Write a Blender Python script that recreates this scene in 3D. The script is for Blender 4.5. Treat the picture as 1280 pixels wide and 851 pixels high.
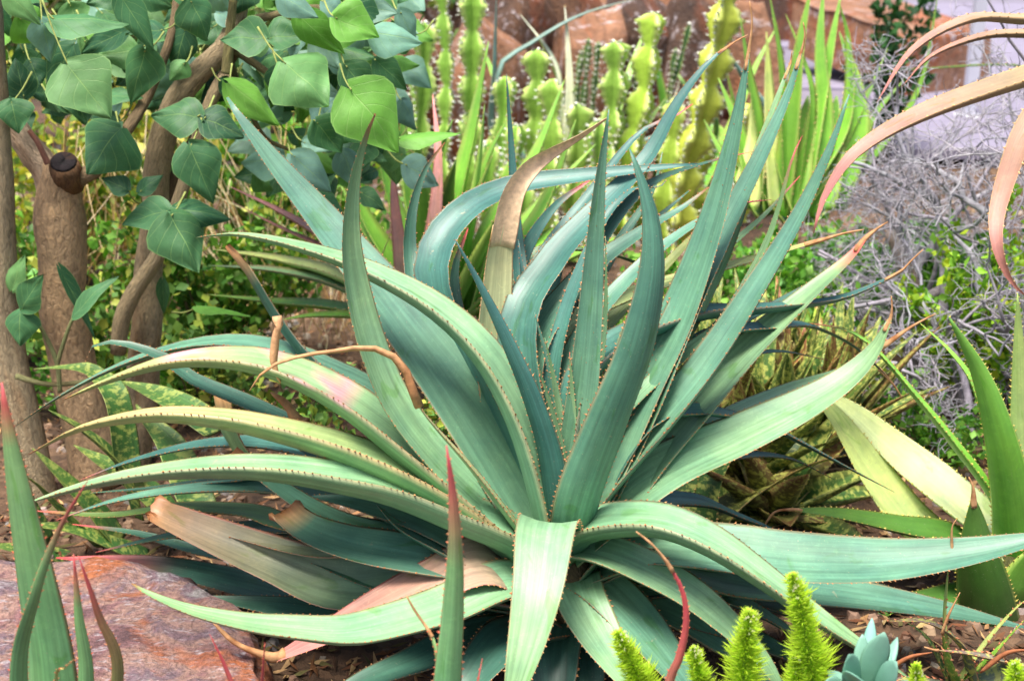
import bpy, math, random
from mathutils import Vector, Matrix, noise
R = math.radians
random.seed(7)
scene = bpy.context.scene
for o in list(bpy.data.objects): bpy.data.objects.remove(o)
COL = scene.collection

# ---------------------------------------------------------------- camera
CAM_H, PITCH, LENS = 1.15, R(20), 50.0
FPX = 1280 * LENS / 36.0
cam_d = bpy.data.cameras.new('camera'); cam = bpy.data.objects.new('camera', cam_d); COL.objects.link(cam)
cam.location = (0, 0, CAM_H); cam.rotation_euler = (math.pi/2 - PITCH, 0, 0)
cam_d.lens = LENS; cam_d.sensor_width = 36; cam_d.clip_end = 400; cam_d.clip_start = .05
cam_d.dof.use_dof = True; cam_d.dof.focus_distance = 1.93; cam_d.dof.aperture_fstop = 6.3
scene.camera = cam
# ---------------------------------------------------------------- world, sun, exposure
SUN_EL, SUN_AZ = R(72), R(215)      # azimuth measured clockwise from +Y (the view direction): behind the camera, to the left
w = bpy.data.worlds.new('World'); scene.world = w; w.use_nodes = True
nt = w.node_tree
sky = nt.nodes.new('ShaderNodeTexSky'); sky.sky_type = 'NISHITA'; sky.sun_disc = False
sky.sun_elevation = SUN_EL; sky.sun_rotation = SUN_AZ; sky.dust_density = 4.0; sky.air_density = 1.0; sky.ozone_density = .6
bg = nt.nodes['Background']; bg.inputs['Strength'].default_value = .105
nt.links.new(sky.outputs[0], bg.inputs[0])
sl = bpy.data.lights.new('sun', 'SUN'); sl.energy = 3.6; sl.angle = R(24); sl.color = (1, .95, .86)
so = bpy.data.objects.new('sun', sl); COL.objects.link(so); so.location = (-2, -3, 6)
sdir = Vector((math.sin(SUN_AZ)*math.cos(SUN_EL), math.cos(SUN_AZ)*math.cos(SUN_EL), math.sin(SUN_EL)))
so.rotation_euler = sdir.to_track_quat('Z', 'Y').to_euler()
scene.render.engine = 'CYCLES'
vs = scene.view_settings; vs.view_transform = 'Standard'; vs.look = 'None'; vs.gamma = 1; vs.use_curve_mapping = False
vs.exposure = 1.06

# ---------------------------------------------------------------- projection helpers
RT, UPV, FW = Vector((1,0,0)), Vector((0, math.sin(PITCH), math.cos(PITCH))), Vector((0, math.cos(PITCH), -math.sin(PITCH)))
CP = Vector((0,0,CAM_H))
def ray(px, py): return RT*((px-640)/FPX) + UPV*(-(py-425.5)/FPX) + FW
def P(px, py, Y):
    d = ray(px, py); return CP + d*(Y/d.y)
def G(px, py, z=0.0):
    d = ray(px, py); return CP + d*((z-CAM_H)/d.z)
def mpp(p): return (p-CP).dot(FW)/FPX

# ---------------------------------------------------------------- colour + mesh helpers
def lin(c):
    return tuple(((x/255)/12.92 if x/255 <= .04045 else ((x/255+.055)/1.055)**2.4) for x in c)
def mix(a, b, t): return tuple(x+(y-x)*t for x, y in zip(a, b))
def jit(c, a=.12, rnd=random):
    k = 1+rnd.uniform(-a, a); return tuple(max(0, x*k*(1+rnd.uniform(-a*.35, a*.35))) for x in c)
class MB:
    def __init__(s): s.v=[]; s.f=[]; s.c=[]; s.uv=[]
    def vert(s, p, c=(1,1,1), uv=(0,0)):
        s.v.append(tuple(p)); s.c.append((c[0],c[1],c[2],1)); s.uv.append(uv); return len(s.v)-1
    def tube(s, pts, rad, n=8, col=(1,1,1), cap=True, v0=0, squash=None):
        """tapered tube; rad list or callable; col colour or callable(i/n)"""
        m = len(pts); pts = [Vector(p) for p in pts]
        ref = Vector((.31,.17,.93)); rows=[]; L=0
        for i in range(m):
            t = (pts[min(i+1,m-1)]-pts[max(i-1,0)])
            t = t.normalized() if t.length>1e-9 else Vector((0,0,1))
            if abs(ref.dot(t))>.98: ref = Vector((.9,.2,.1))
            a = (ref-t*ref.dot(t)).normalized(); b = t.cross(a); ref = a
            if i: L += (pts[i]-pts[i-1]).length
            r = rad(i/(m-1)) if callable(rad) else rad[i]
            cc = col(i/(m-1)) if callable(col) else col
            row=[]
            for k in range(n):
                th = 2*math.pi*k/n
                rr = r*(squash(th, i/(m-1)) if squash else 1)
                row.append(s.vert(pts[i]+(a*math.cos(th)+b*math.sin(th))*rr, cc, (k/n, v0+L)))
            rows.append(row)
        for i in range(m-1):
            for k in range(n):
                s.f.append((rows[i][k], rows[i][(k+1)%n], rows[i+1][(k+1)%n], rows[i+1][k]))
        if cap:
            s.f.append(tuple(reversed(rows[0]))); s.f.append(tuple(rows[-1]))
        return rows
    def build(s, name, mat, parent=None, smooth=True, label=None, cat=None, group=None, kind=None, origin=None):
        me = bpy.data.meshes.new(name)
        vv = s.v if origin is None else [tuple(Vector(p)-origin) for p in s.v]
        me.from_pydata(vv, [], s.f)
        ca = me.color_attributes.new('Col', 'FLOAT_COLOR', 'POINT')
        ca.data.foreach_set('color', [x for c in s.c for x in c])
        uvl = me.uv_layers.new(name='UVMap')
        idx = [0]*len(me.loops); me.loops.foreach_get('vertex_index', idx)
        uvl.data.foreach_set('uv', [x for i in idx for x in s.uv[i]])
        if smooth: me.polygons.foreach_set('use_smooth', [True]*len(me.polygons))
        me.materials.append(mat); me.update()
        o = bpy.data.objects.new(name, me); COL.objects.link(o)
        if parent is not None: o.parent = parent; o.location = -Vector(parent.location) if origin is None else origin-Vector(parent.location)
        elif origin is not None: o.location = origin
        tag(o, label, cat, group, kind); return o
def tag(o, label=None, cat=None, group=None, kind=None):
    if label: o['label']=label
    if cat: o['category']=cat
    if group: o['group']=group
    if kind: o['kind']=kind
    return o
def thing(name, loc, label, cat, group=None):
    o = bpy.data.objects.new(name, None); o.empty_display_size=.05; COL.objects.link(o); o.location = loc
    return tag(o, label, cat, group)
def spline(pts, n):
    """Catmull-Rom through pts (Vectors), resampled to n points by arc length"""
    pts=[Vector(p) for p in pts]
    if len(pts)==2: return [pts[0].lerp(pts[1], i/(n-1)) for i in range(n)]
    e=[pts[0]*2-pts[1]]+pts+[pts[-1]*2-pts[-2]]; out=[]
    for i in range(1,len(e)-2):
        p0,p1,p2,p3=e[i-1],e[i],e[i+1],e[i+2]
        for k in range(14):
            t=k/14
            out.append(.5*((2*p1)+(p2-p0)*t+(2*p0-5*p1+4*p2-p3)*t*t+(3*p1-p0-3*p2+p3)*t**3))
    out.append(pts[-1])
    L=[0]
    for a,b in zip(out,out[1:]): L.append(L[-1]+(b-a).length)
    res=[]; j=0
    for i in range(n):
        d=L[-1]*i/(n-1)
        while j<len(L)-2 and L[j+1]<d: j+=1
        t=(d-L[j])/max(1e-9,L[j+1]-L[j]); res.append(out[j].lerp(out[j+1],min(1,t)))
    return res
def smooth_list(v, n):
    if len(v)==1: return [v[0]]*n
    o=[]
    for i in range(n):
        t=i/(n-1)*(len(v)-1); k=min(int(t),len(v)-2); o.append(v[k]+(v[k+1]-v[k])*(t-k))
    return o

# ---------------------------------------------------------------- materials
def newmat(name):
    m = bpy.data.materials.new(name); m.use_nodes=True; n=m.node_tree; b=n.nodes['Principled BSDF']; return m,n,b
def N(n, t, **kw):
    x=n.nodes.new(t)
    for k,v in kw.items():
        if k in x.inputs: x.inputs[k].default_value=v
        else: setattr(x,k,v)
    return x
def ramp(n, fac, stops):
    r=n.nodes.new('ShaderNodeValToRGB'); e=r.color_ramp.elements
    while len(e)<len(stops): e.new(.5)
    for el,(p,c) in zip(e,stops): el.position=p; el.color=(c if len(c)==4 else (*c,1))
    n.links.new(fac, r.inputs[0]); return r.outputs[0]
def mixn(n, a, b, fac, mode='MIX'):
    m=n.nodes.new('ShaderNodeMix'); m.data_type='RGBA'; m.blend_type=mode
    for sock,val in ((m.inputs[0],fac),(m.inputs[6],a),(m.inputs[7],b)):
        if isinstance(val,(int,float)): sock.default_value=val
        elif isinstance(val,tuple): sock.default_value=(*val[:3],1)
        else: n.links.new(val,sock)
    return m.outputs[2]
def uvscaled(n, su, sv, obj_rand=True):
    uv=N(n,'ShaderNodeTexCoord'); mp=N(n,'ShaderNodeMapping'); mp.inputs['Scale'].default_value=(su,sv,1)
    n.links.new(uv.outputs['UV'],mp.inputs[0])
    if obj_rand:
        oi=N(n,'ShaderNodeObjectInfo'); c=N(n,'ShaderNodeCombineXYZ'); mul=N(n,'ShaderNodeMath',operation='MULTIPLY'); mul.inputs[1].default_value=57
        n.links.new(oi.outputs['Random'],mul.inputs[0]); n.links.new(mul.outputs[0],c.inputs[0]); n.links.new(mul.outputs[0],c.inputs[2]); n.links.new(c.outputs[0],mp.inputs['Location'])
    return mp.outputs[0]
def noisen(n, vec, scale, detail=4, rough=.55, dist=0):
    t=N(n,'ShaderNodeTexNoise'); t.inputs['Scale'].default_value=scale; t.inputs['Detail'].default_value=detail; t.inputs['Roughness'].default_value=rough; t.inputs['Distortion'].default_value=dist
    n.links.new(vec,t.inputs['Vector']); return t.outputs[0]
def bump(n,b,h,strength,dist):
    x=N(n,'ShaderNodeBump'); x.inputs['Strength'].default_value=strength; x.inputs['Distance'].default_value=dist
    n.links.new(h,x.inputs['Height']); n.links.new(x.outputs[0],b.inputs['Normal'])
def mat_succulent(name='succulent_skin', spots=0, rough=.40, streak=.30):
    m,n,b=newmat(name)
    at=N(n,'ShaderNodeAttribute',attribute_name='Col'); geo=N(n,'ShaderNodeNewGeometry')
    st=noisen(n,uvscaled(n,26,5),1,5,.6)
    stc=ramp(n,st,[(.28,(1-streak,)*3),(.72,(1+streak,)*3)])
    c=mixn(n,at.outputs[0],stc,1,'MULTIPLY')
    # pale waxy bloom, rubbed off in greener patches
    bl=noisen(n,uvscaled(n,3.2,9),1,5,.6,.4)
    c=mixn(n,c,mixn(n,c,(1.06,1.08,1.16),1,'MULTIPLY'),ramp(n,bl,[(.4,(0,)*3),(.65,(1,)*3)]))
    gr=noisen(n,uvscaled(n,5,16),1,3,.5,.8)
    c=mixn(n,c,mixn(n,c,(.74,.86,.6),1,'MULTIPLY'),ramp(n,gr,[(.62,(0,)*3),(.70,(.85,)*3)]))
    lg=noisen(n,geo.outputs['Position'],17,4,.6)
    c=mixn(n,c,ramp(n,lg,[(.32,(.74,.80,.80)),(.66,(1.12,1.08,1.0))]),1,'MULTIPLY')
    # small scabs and dust
    sc=noisen(n,geo.outputs['Position'],420,2,.5)
    c=mixn(n,c,(.33,.30,.22),ramp(n,sc,[(.69,(0,)*3),(.75,(.6,)*3)]))
    sb=noisen(n,geo.outputs['Position'],46,5,.7,.6)
    c=mixn(n,c,(.36,.31,.2),ramp(n,sb,[(.68,(0,)*3),(.73,(.5,)*3)]))
    wm=noisen(n,geo.outputs['Position'],85,3,.5,1.5)
    c=mixn(n,c,mixn(n,c,(1.3,1.26,1.2),1,'MULTIPLY'),ramp(n,wm,[(.60,(0,)*3),(.63,(.7,)*3),(.66,(.1,)*3)]))
    if spots:
        v=N(n,'ShaderNodeTexNoise'); v.inputs['Scale'].default_value=1; v.inputs['Detail'].default_value=4; v.inputs['Roughness'].default_value=.65
        n.links.new(uvscaled(n,6,95),v.inputs['Vector'])
        c=mixn(n,c,lin((186,190,96)),ramp(n,v.outputs[0],[(.49,(0,)*3),(.58,(spots,)*3)]))
    n.links.new(c,b.inputs['Base Color']); 
    rr=N(n,'ShaderNodeMapRange'); rr.inputs[3].default_value=rough-.08; rr.inputs[4].default_value=rough+.16
    n.links.new(bl,rr.inputs[0]); n.links.new(rr.outputs[0],b.inputs['Roughness'])
    b.inputs['Specular IOR Level'].default_value=.5
    b.inputs['Subsurface Weight'].default_value=.0
    bump(n,b,st,.22,.0016); return m
def mat_col(name, rough=.7, var=.25, scale=60, bumpd=.001, trans=0, spec=.3):
    m,n,b=newmat(name)
    at=N(n,'ShaderNodeAttribute',attribute_name='Col'); geo=N(n,'ShaderNodeNewGeometry')
    f=noisen(n,geo.outputs['Position'],scale,4,.6)
    c=mixn(n,at.outputs[0],ramp(n,f,[(.3,(1-var,)*3),(.7,(1+var,)*3)]),1,'MULTIPLY')
    n.links.new(c,b.inputs['Base Color']); b.inputs['Roughness'].default_value=rough; b.inputs['Specular IOR Level'].default_value=spec
    if bumpd: bump(n,b,f,.5,bumpd)
    if trans: thin(n,b,c,trans)
    return m
def thin(n,b,c,amount):
    """leaf blade: part of the light passes through"""
    out=n.nodes['Material Output']; t=N(n,'ShaderNodeBsdfTranslucent'); ms=N(n,'ShaderNodeMixShader'); ms.inputs[0].default_value=amount
    tc=mixn(n,c,(1.25,1.35,.55),1,'MULTIPLY'); n.links.new(tc,t.inputs[0])
    n.links.new(b.outputs[0],ms.inputs[1]); n.links.new(t.outputs[0],ms.inputs[2]); n.links.new(ms.outputs[0],out.inputs[0])
def mat_treeleaf():
    m,n,b=newmat('tree_leaf_blade')
    at=N(n,'ShaderNodeAttribute',attribute_name='Col')
    tc=N(n,'ShaderNodeTexCoord'); sp=N(n,'ShaderNodeSeparateXYZ'); n.links.new(tc.outputs['UV'],sp.inputs[0])
    def M(op,a,bb=None,clamp=False):
        x=N(n,'ShaderNodeMath',operation=op); x.use_clamp=clamp
        for i,v in enumerate((a,bb)):
            if v is None: continue
            if isinstance(v,(int,float)): x.inputs[i].default_value=v
            else: n.links.new(v,x.inputs[i])
        return x.outputs[0]
    u=M('ABSOLUTE',M('SUBTRACT',sp.outputs[0],.5))       # 0 at midrib .. .5 at edge
    v=sp.outputs[1]
    mid=M('SUBTRACT',1,M('DIVIDE',u,.014),True)
    ph=M('MULTIPLY',M('SUBTRACT',v,M('MULTIPLY',u,.75)),5.2)
    fr=M('ABSOLUTE',M('SUBTRACT',M('FRACT',ph),.5))
    side=M('SUBTRACT',1,M('DIVIDE',fr,.045),True)
    vein=M('MAXIMUM',mid,M('MULTIPLY',side,.55))
    net=N(n,'ShaderNodeTexVoronoi',feature='DISTANCE_TO_EDGE'); net.inputs['Scale'].default_value=16; n.links.new(uvscaled(n,1,1),net.inputs['Vector'])
    netl=M('SUBTRACT',1,M('DIVIDE',net.outputs['Distance'],.06),True)
    vein2=M('MAXIMUM',vein,M('MULTIPLY',netl,.10))
    pat=noisen(n,uvscaled(n,2.5,2.5),1,4,.6)
    c=mixn(n,at.outputs[0],ramp(n,pat,[(.3,(.78,)*3),(.7,(1.2,)*3)]),1,'MULTIPLY')
    edge=M('GREATER_THAN',u,.482)
    c=mixn(n,c,lin((150,185,110)),M('MULTIPLY',M('MAXIMUM',vein2,M('MULTIPLY',edge,.5)),.62))
    n.links.new(c,b.inputs['Base Color']); b.inputs['Roughness'].default_value=.52; b.inputs['Specular IOR Level'].default_value=.35
    bump(n,b,M('SUBTRACT',pat,M('MULTIPLY',vein2,1.2)),.35,.002); thin(n,b,c,.22); return m
def mat_bark():
    m,n,b=newmat('bark'); f=noisen(n,uvscaled(n,24,48),1,8,.7,1.2); g=noisen(n,uvscaled(n,3,5),1,4,.6,.3)
    at=N(n,'ShaderNodeAttribute',attribute_name='Col')
    c=mixn(n,at.outputs[0],ramp(n,f,[(.3,(.5,.48,.45)),(.48,(1.15,)*3),(.7,(1.8,1.75,1.65))]),1,'MULTIPLY')
    c=mixn(n,c,lin((160,104,52)),ramp(n,g,[(.55,(0,)*3),(.7,(.4,)*3)]))
    n.links.new(c,b.inputs['Base Color']); b.inputs['Roughness'].default_value=.85; bump(n,b,f,1,.012); return m
def mat_rock(name, stops, blotch, scale=9, fine=.5):
    m,n,b=newmat(name); tc=N(n,'ShaderNodeTexCoord'); v=tc.outputs['Object']
    f=noisen(n,v,scale,7,.62,.7); c=ramp(n,f,stops)
    g=noisen(n,v,scale*.55,5,.6,1.2)
    c=mixn(n,c,blotch,ramp(n,g,[(.50,(0,)*3),(.60,(.85,)*3)]))
    mp=N(n,'ShaderNodeMapping'); mp.inputs['Scale'].default_value=(1,3.2,1); mp.inputs['Rotation'].default_value=(0,0,.5); n.links.new(v,mp.inputs[0])
    s=noisen(n,mp.outputs[0],scale*4,6,.7,.3)
    c=mixn(n,c,lin((205,195,200)),ramp(n,s,[(.55,(0,)*3),(.66,(.75,)*3)]))
    h=noisen(n,v,scale*16,5,.7); c=mixn(n,c,ramp(n,h,[(.3,(1-fine,)*3),(.62,(1.1,)*3)]),1,'MULTIPLY')
    vo=N(n,'ShaderNodeTexVoronoi',feature='DISTANCE_TO_EDGE'); vo.inputs['Scale'].default_value=scale*.9
    wv=N(n,'ShaderNodeVectorMath',operation='ADD'); 
    nz=N(n,'ShaderNodeTexNoise'); nz.inputs['Scale'].default_value=scale*2; n.links.new(v,nz.inputs['Vector']); sc=N(n,'ShaderNodeVectorMath',operation='SCALE'); sc.inputs['Scale'].default_value=.09
    n.links.new(nz.outputs['Color'],sc.inputs[0]); n.links.new(v,wv.inputs[0]); n.links.new(sc.outputs[0],wv.inputs[1]); n.links.new(wv.outputs[0],vo.inputs['Vector'])
    cr=ramp(n,vo.outputs['Distance'],[(.0,(.35,.3,.28)),(.018,(1,)*3)])
    c=mixn(n,c,cr,.55,'MULTIPLY')
    n.links.new(c,b.inputs['Base Color']); b.inputs['Roughness'].default_value=.75
    hh=N(n,'ShaderNodeMath',operation='ADD'); n.links.new(h,hh.inputs[0]); n.links.new(s,hh.inputs[1])
    bump(n,b,hh.outputs[0],.9,.012); return m
def mat_soil():
    m,n,b=newmat('garden_soil'); geo=N(n,'ShaderNodeNewGeometry'); v=geo.outputs['Position']
    f=noisen(n,v,3,6,.65); c=ramp(n,f,[(.3,lin((52,38,28))),(.5,lin((84,64,48))),(.7,lin((118,96,76)))])
    vo=N(n,'ShaderNodeTexVoronoi'); vo.inputs['Scale'].default_value=70; n.links.new(v,vo.inputs['Vector'])
    bw=N(n,'ShaderNodeRGBToBW'); n.links.new(vo.outputs['Color'],bw.inputs[0]); c=mixn(n,c,ramp(n,bw.outputs[0],[(.2,(.55,.5,.46)),(.8,(1.45,1.35,1.25))]),.8,'MULTIPLY')
    n.links.new(c,b.inputs['Base Color']); b.inputs['Roughness'].default_value=.95
    g=noisen(n,v,90,5,.7); bump(n,b,g,.8,.012); return m
MAT=dict(
 skin=mat_succulent(), spot=mat_succulent('spotted_skin',.7,.5), spot2=mat_succulent('faintly_spotted_skin',.38,.5), skin_bg=mat_succulent('green_skin',0,.38,.12), skin_matte=mat_succulent('matte_skin',0,.58,.14),
 teeth=mat_col('teeth',.6,.2,300,0), dry=mat_col('dry_leaf',.8,.25,110,.002), leaf=mat_treeleaf(), bark=mat_bark(),
 foliage=mat_col('foliage',.5,.25,40,0,.25), needle=mat_col('fern_needle',.6,.2,60,0,.3), twig=mat_col('grey_twig',.85,.35,50,.001),
 straw=mat_col('straw',.85,.3,30,0), euph=mat_col('cactus_skin',.5,.18,45,.001), spine=mat_col('spine',.6,.1,50,0), wax=mat_col('waxy_leaf',.45,.12,30,.0006),
 slab=mat_rock('slab_stone',[(.30,lin((92,68,74))),(.42,lin((150,108,108))),(.50,lin((180,142,128))),(.58,lin((132,106,116))),(.68,lin((172,166,164)))],lin((186,104,52)),9,.6),
 boulder=mat_rock('boulder_stone',[(.25,lin((48,36,32))),(.45,lin((92,66,52))),(.6,lin((120,84,60))),(.75,lin((96,90,88)))],lin((140,74,42)),5),
 sand=mat_rock('sandstone',[(.25,lin((100,72,54))),(.5,lin((146,102,74))),(.75,lin((172,140,116)))],lin((152,84,44)),3,.35),
 pebble=mat_col('pebble',.8,.3,80,.001), soil=mat_soil(), paving=mat_col('paving',.85,.12,12,.002), paint=mat_col('white_paint',.5,.06,9,0))

# ================================================================ succulent leaf builder
PAL={ # base, middle, tip, edge (sRGB)
 'teal':((132,168,134),(104,146,124),(94,134,116),(172,120,84)),
 'blue':((92,138,120),(76,122,114),(68,110,106),(160,120,88)),
 'pale':((136,174,134),(150,182,142),(138,168,118),(176,122,88)),
 'yel':((120,160,116),(182,194,134),(190,180,110),(184,104,76)),
 'dark':((78,120,104),(66,108,98),(74,108,86),(150,108,80)),
 'olive':((80,116,74),(74,110,60),(92,114,56),(160,80,60)),
 'pinkish':((118,158,126),(134,160,128),(186,140,122),(214,96,100)),
 'tanpink':((124,150,122),(196,146,128),(214,132,128),(216,96,100)),
  'tan':((232,196,160),(238,206,170),(220,174,134),(176,118,86)),
 'dying':((140,172,116),(170,184,134),(184,178,134),(218,104,80)),
 'scar':((126,168,132),(158,188,140),(176,186,110),(186,104,76)),
 'fgreen':((128,180,118),(122,172,116),(126,156,98),(190,80,72)),
 'fred':((124,166,98),(130,156,92),(190,92,84),(205,84,78)),
 'green':((98,148,56),(110,160,56),(116,160,62),(180,180,96)),
 'limew':((206,216,150),(222,230,170),(200,212,130),(215,212,150)),
 'lime':((196,210,124),(208,220,138),(186,200,108),(210,206,140)),
 'dgreen':((60,98,38),(70,112,42),(84,116,44),(150,150,70)),
 'bright':((116,176,64),(128,186,66),(132,182,78),(200,205,120)),
 'hang':((116,134,80),(156,130,104),(184,116,114),(214,180,120)),
 'mott':((48,84,36),(56,94,38),(80,104,44),(150,150,70)),
 'mottred':((66,86,42),(92,92,46),(136,74,52),(180,130,84)),
 'rose':((170,170,110),(206,150,136),(214,140,140),(220,130,130)),
 'white':((190,205,150),(208,212,176),(214,214,190),(220,215,190)),
 'purple':((110,126,100),(118,112,104),(130,80,84),(190,110,100)),
 'slate':((118,148,140),(126,156,148),(130,158,150),(150,160,140)),
}
for k in PAL:
    PAL[k]=tuple(lin(c) for c in PAL[k])
    if k in ('teal','blue','pale','dark','scar','yel','pinkish','tanpink'): PAL[k]=tuple((a*.72,b*.82,c*.78) for a,b,c in PAL[k][:3])+(PAL[k][3],)
TOOTH=lin((178,112,74)); TOOTHP=lin((214,190,130)); DRY=[lin((190,146,104)),lin((150,98,60)),lin((214,178,136))]
def leaf3d(parent, pts3, width, pal='teal', p=1.6, ch=.28, th=.26, tw=(0,0), we=.03, dry=None, cut=False, teeth=.0085, tooth=.0031, tcol=None,
           mat='skin', out=None, n=30, M=7, wb=.9, tipbrown=0, name='leaf', label=None, dryw=None, surf=0, scar=0, redtip=0):
    """one fleshy leaf: channelled upper face, rounded back, toothed margins (sub-part teeth), optional dead tip (sub-part dry_tip)"""
    C=spline(pts3,n); base=C[0]
    if out is None:
        o=Vector((C[-1].x-base.x, C[-1].y-base.y, 0)); 
        if o.length<.02: o=Vector((0,-1,0))
    else: o=Vector((out[0],out[1],0))
    o.normalize(); S0=o.cross(Vector((0,0,1)))
    tws=smooth_list(list(tw),n); cs=[jit(c,.07) for c in PAL[pal]]
    mb=MB(); rows=[]; edges=[[],[]]; L=0; mids=[]
    k=2*M-2; ph=random.random()*50
    for i in range(n):
        s=i/(n-1); T=(C[min(i+1,n-1)]-C[max(i-1,0)]).normalized()
        S=(S0-T*S0.dot(T)); S=S.normalized() if S.length>1e-6 else Vector((1,0,0))
        U=S.cross(T); a=R(tws[i]); S,U=S*math.cos(a)+U*math.sin(a), U*math.cos(a)-S*math.sin(a)
        hw=width*.5*((1-s**p)*(1-we)+we)*(wb+(1-wb)*min(1,s/.18))
        hw*=1+.025*noise.noise(Vector((s*6,ph,0)))
        if i: L+=(C[i]-C[i-1]).length
        if s<.5: col=mix(cs[0],cs[1],s/.5)
        else: col=mix(cs[1],cs[2],(s-.5)/.5)
        if tipbrown and s>1-tipbrown: col=mix(col,DRY[1],min(1,(s-1+tipbrown)/tipbrown*1.6))
        if redtip and s>1-redtip: col=mix(col,lin((205,80,86)),min(1,(s-1+redtip)/redtip*1.3))
        row=[]
        und=.05*noise.noise(Vector((s*4,ph+9,0)))
        for j in range(k):
            if j<M: u=-1+2*j/(M-1); up=True
            else: u=1-2*(j-M+1)/(M-1); up=False
            if M>=7 and abs(u)<.99: u=math.copysign(abs(u)**.55*.965 if abs(u)>.5 else abs(u)*1.25,u)*(1.18 if abs(u)>.5 else 1); u=max(-.955,min(.955,u))
            z=ch*u*u+und*u
            if not up: z-=th*(1-u*u)**.55*(.55+.45*(1-s))*2*(.5)
            else: z+=.015*(1-abs(u))
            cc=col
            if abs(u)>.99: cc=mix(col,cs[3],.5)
            elif not up: cc=mix(col,(col[0]*.70,col[1]*.80,col[2]*.84),1)  # leaf back painted darker: underside shade put into the vertex colour
            if scar and up and .45<s<.8 and noise.noise(Vector((s*16,u*1.6,ph)))>.05: cc=mix(cc,lin((206,140,150)),scar)
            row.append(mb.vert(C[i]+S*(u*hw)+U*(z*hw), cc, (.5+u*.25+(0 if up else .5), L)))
        rows.append(row)
        edges[0].append((C[i]-S*hw+U*((ch-und)*hw), -S+U*.25, T, s)); edges[1].append((C[i]+S*hw+U*((ch+und)*hw), S+U*.25, T, s))
        mids.append((C[i]+U*.02*hw,U,T,s,S,hw))
    for i in range(n-1):
        for j in range(k): mb.f.append((rows[i][j],rows[i][(j+1)%k],rows[i+1][(j+1)%k],rows[i+1][j]))
    mb.f.append(tuple(reversed(rows[0]))); mb.f.append(tuple(rows[-1]))
    if cut:
        for r_,row in enumerate(rows[-3:]):
            for j in row:
                mb.c[j]=(*mix(mb.c[j][:3],DRY[1] if r_==2 else DRY[0],(.35,.8,1)[r_]),1)
                if r_==2: mb.v[j]=tuple(Vector(mb.v[j])+Vector((random.uniform(-1,1),random.uniform(-1,1),random.uniform(-1,1)))*width*.05)
    org=Vector(C[0])
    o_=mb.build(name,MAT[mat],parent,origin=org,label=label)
    if teeth:
        tb=MB(); tc=tcol or TOOTH
        def spike(p,d,T,sz):
            d=(d+T*random.uniform(-.5,.5)).normalized(); c=mix(jit(tc,.3),lin((206,178,120)),random.random()*.5); sz*=random.choice((.6,.8,1,1,1.2)); B=d.cross(T).normalized()
            ids=[tb.vert(p-T*sz*.55-d*sz*.2,c),tb.vert(p+T*sz*.55-d*sz*.2,c),tb.vert(p+B*sz*.45-d*sz*.2,c),tb.vert(p-B*sz*.45-d*sz*.2,c)]
            a=tb.vert(p+d*sz*1.05+T*sz*.5,mix(c,DRY[1],.4))
            for x,y in ((0,2),(2,1),(1,3),(3,0)): tb.f.append((ids[x],ids[y],a))
        for E in edges:
            acc=random.random()*teeth
            for (p0,d0,t0,s0),(p1,d1,t1,s1) in zip(E,E[1:]):
                l=(p1-p0).length; q=teeth-acc
                while q<l:
                    f=q/l
                    if random.random()<.93 and s0>.06 and s0<(.93 if cut else .99): spike(p0.lerp(p1,f),d0.lerp(d1,f),t0,tooth*random.uniform(.75,1.2)*(1-.45*s0))
                    q+=teeth*random.uniform(.8,1.2)
                acc=(acc+l)%teeth
        for q in range(surf):
            i=random.randrange(4,n-3); c,U,T,s,S,hw=mids[i]
            side=random.choice((-1,0,1)); spike(c+S*side*hw*.35+T*random.uniform(0,.02),U,T,tooth*.6)
        if tb.v: tb.build('teeth',MAT['teeth'],o_,smooth=False,kind='stuff',origin=None).location=-org
    if dry and dryw=='flat':
        x=leaf3d(parent,[C[-3]]+list(dry),width*we*1.15,pal='tan',p=1.3,ch=.5,th=.12,tw=(tw[-1],tw[-1]+25,tw[-1]-20),we=.12,teeth=0,mat='dry',out=(o.x,o.y),n=22,M=7,name='dry_tip',wb=1)
        x.parent=o_; x.location=C[-3]-org
    elif dry:
        db=MB(); dp=spline([C[-2],C[-1]]+list(dry),12); r0=dryw or max(width*we*.5,.0018)
        db.tube(dp,lambda s:r0*(1-s)**.7+.0006,7,lambda s:mix(DRY[0],DRY[1],abs(noise.noise(Vector((s*7,ph,2))))*1.6),squash=lambda t,s:.6+.5*abs(math.cos(t+s*3)))
        x=db.build('dry_tip',MAT['dry'],o_,smooth=True); x.location=-org
    return o_
class Plant:
    def __init__(s, root, Y): s.root=root; s.Y=Y
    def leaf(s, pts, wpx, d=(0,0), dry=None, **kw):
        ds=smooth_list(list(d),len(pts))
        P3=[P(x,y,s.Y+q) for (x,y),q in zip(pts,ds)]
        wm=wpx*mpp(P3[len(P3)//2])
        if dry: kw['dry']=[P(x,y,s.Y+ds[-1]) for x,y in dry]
        return leaf3d(s.root,P3,wm,**kw)

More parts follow.
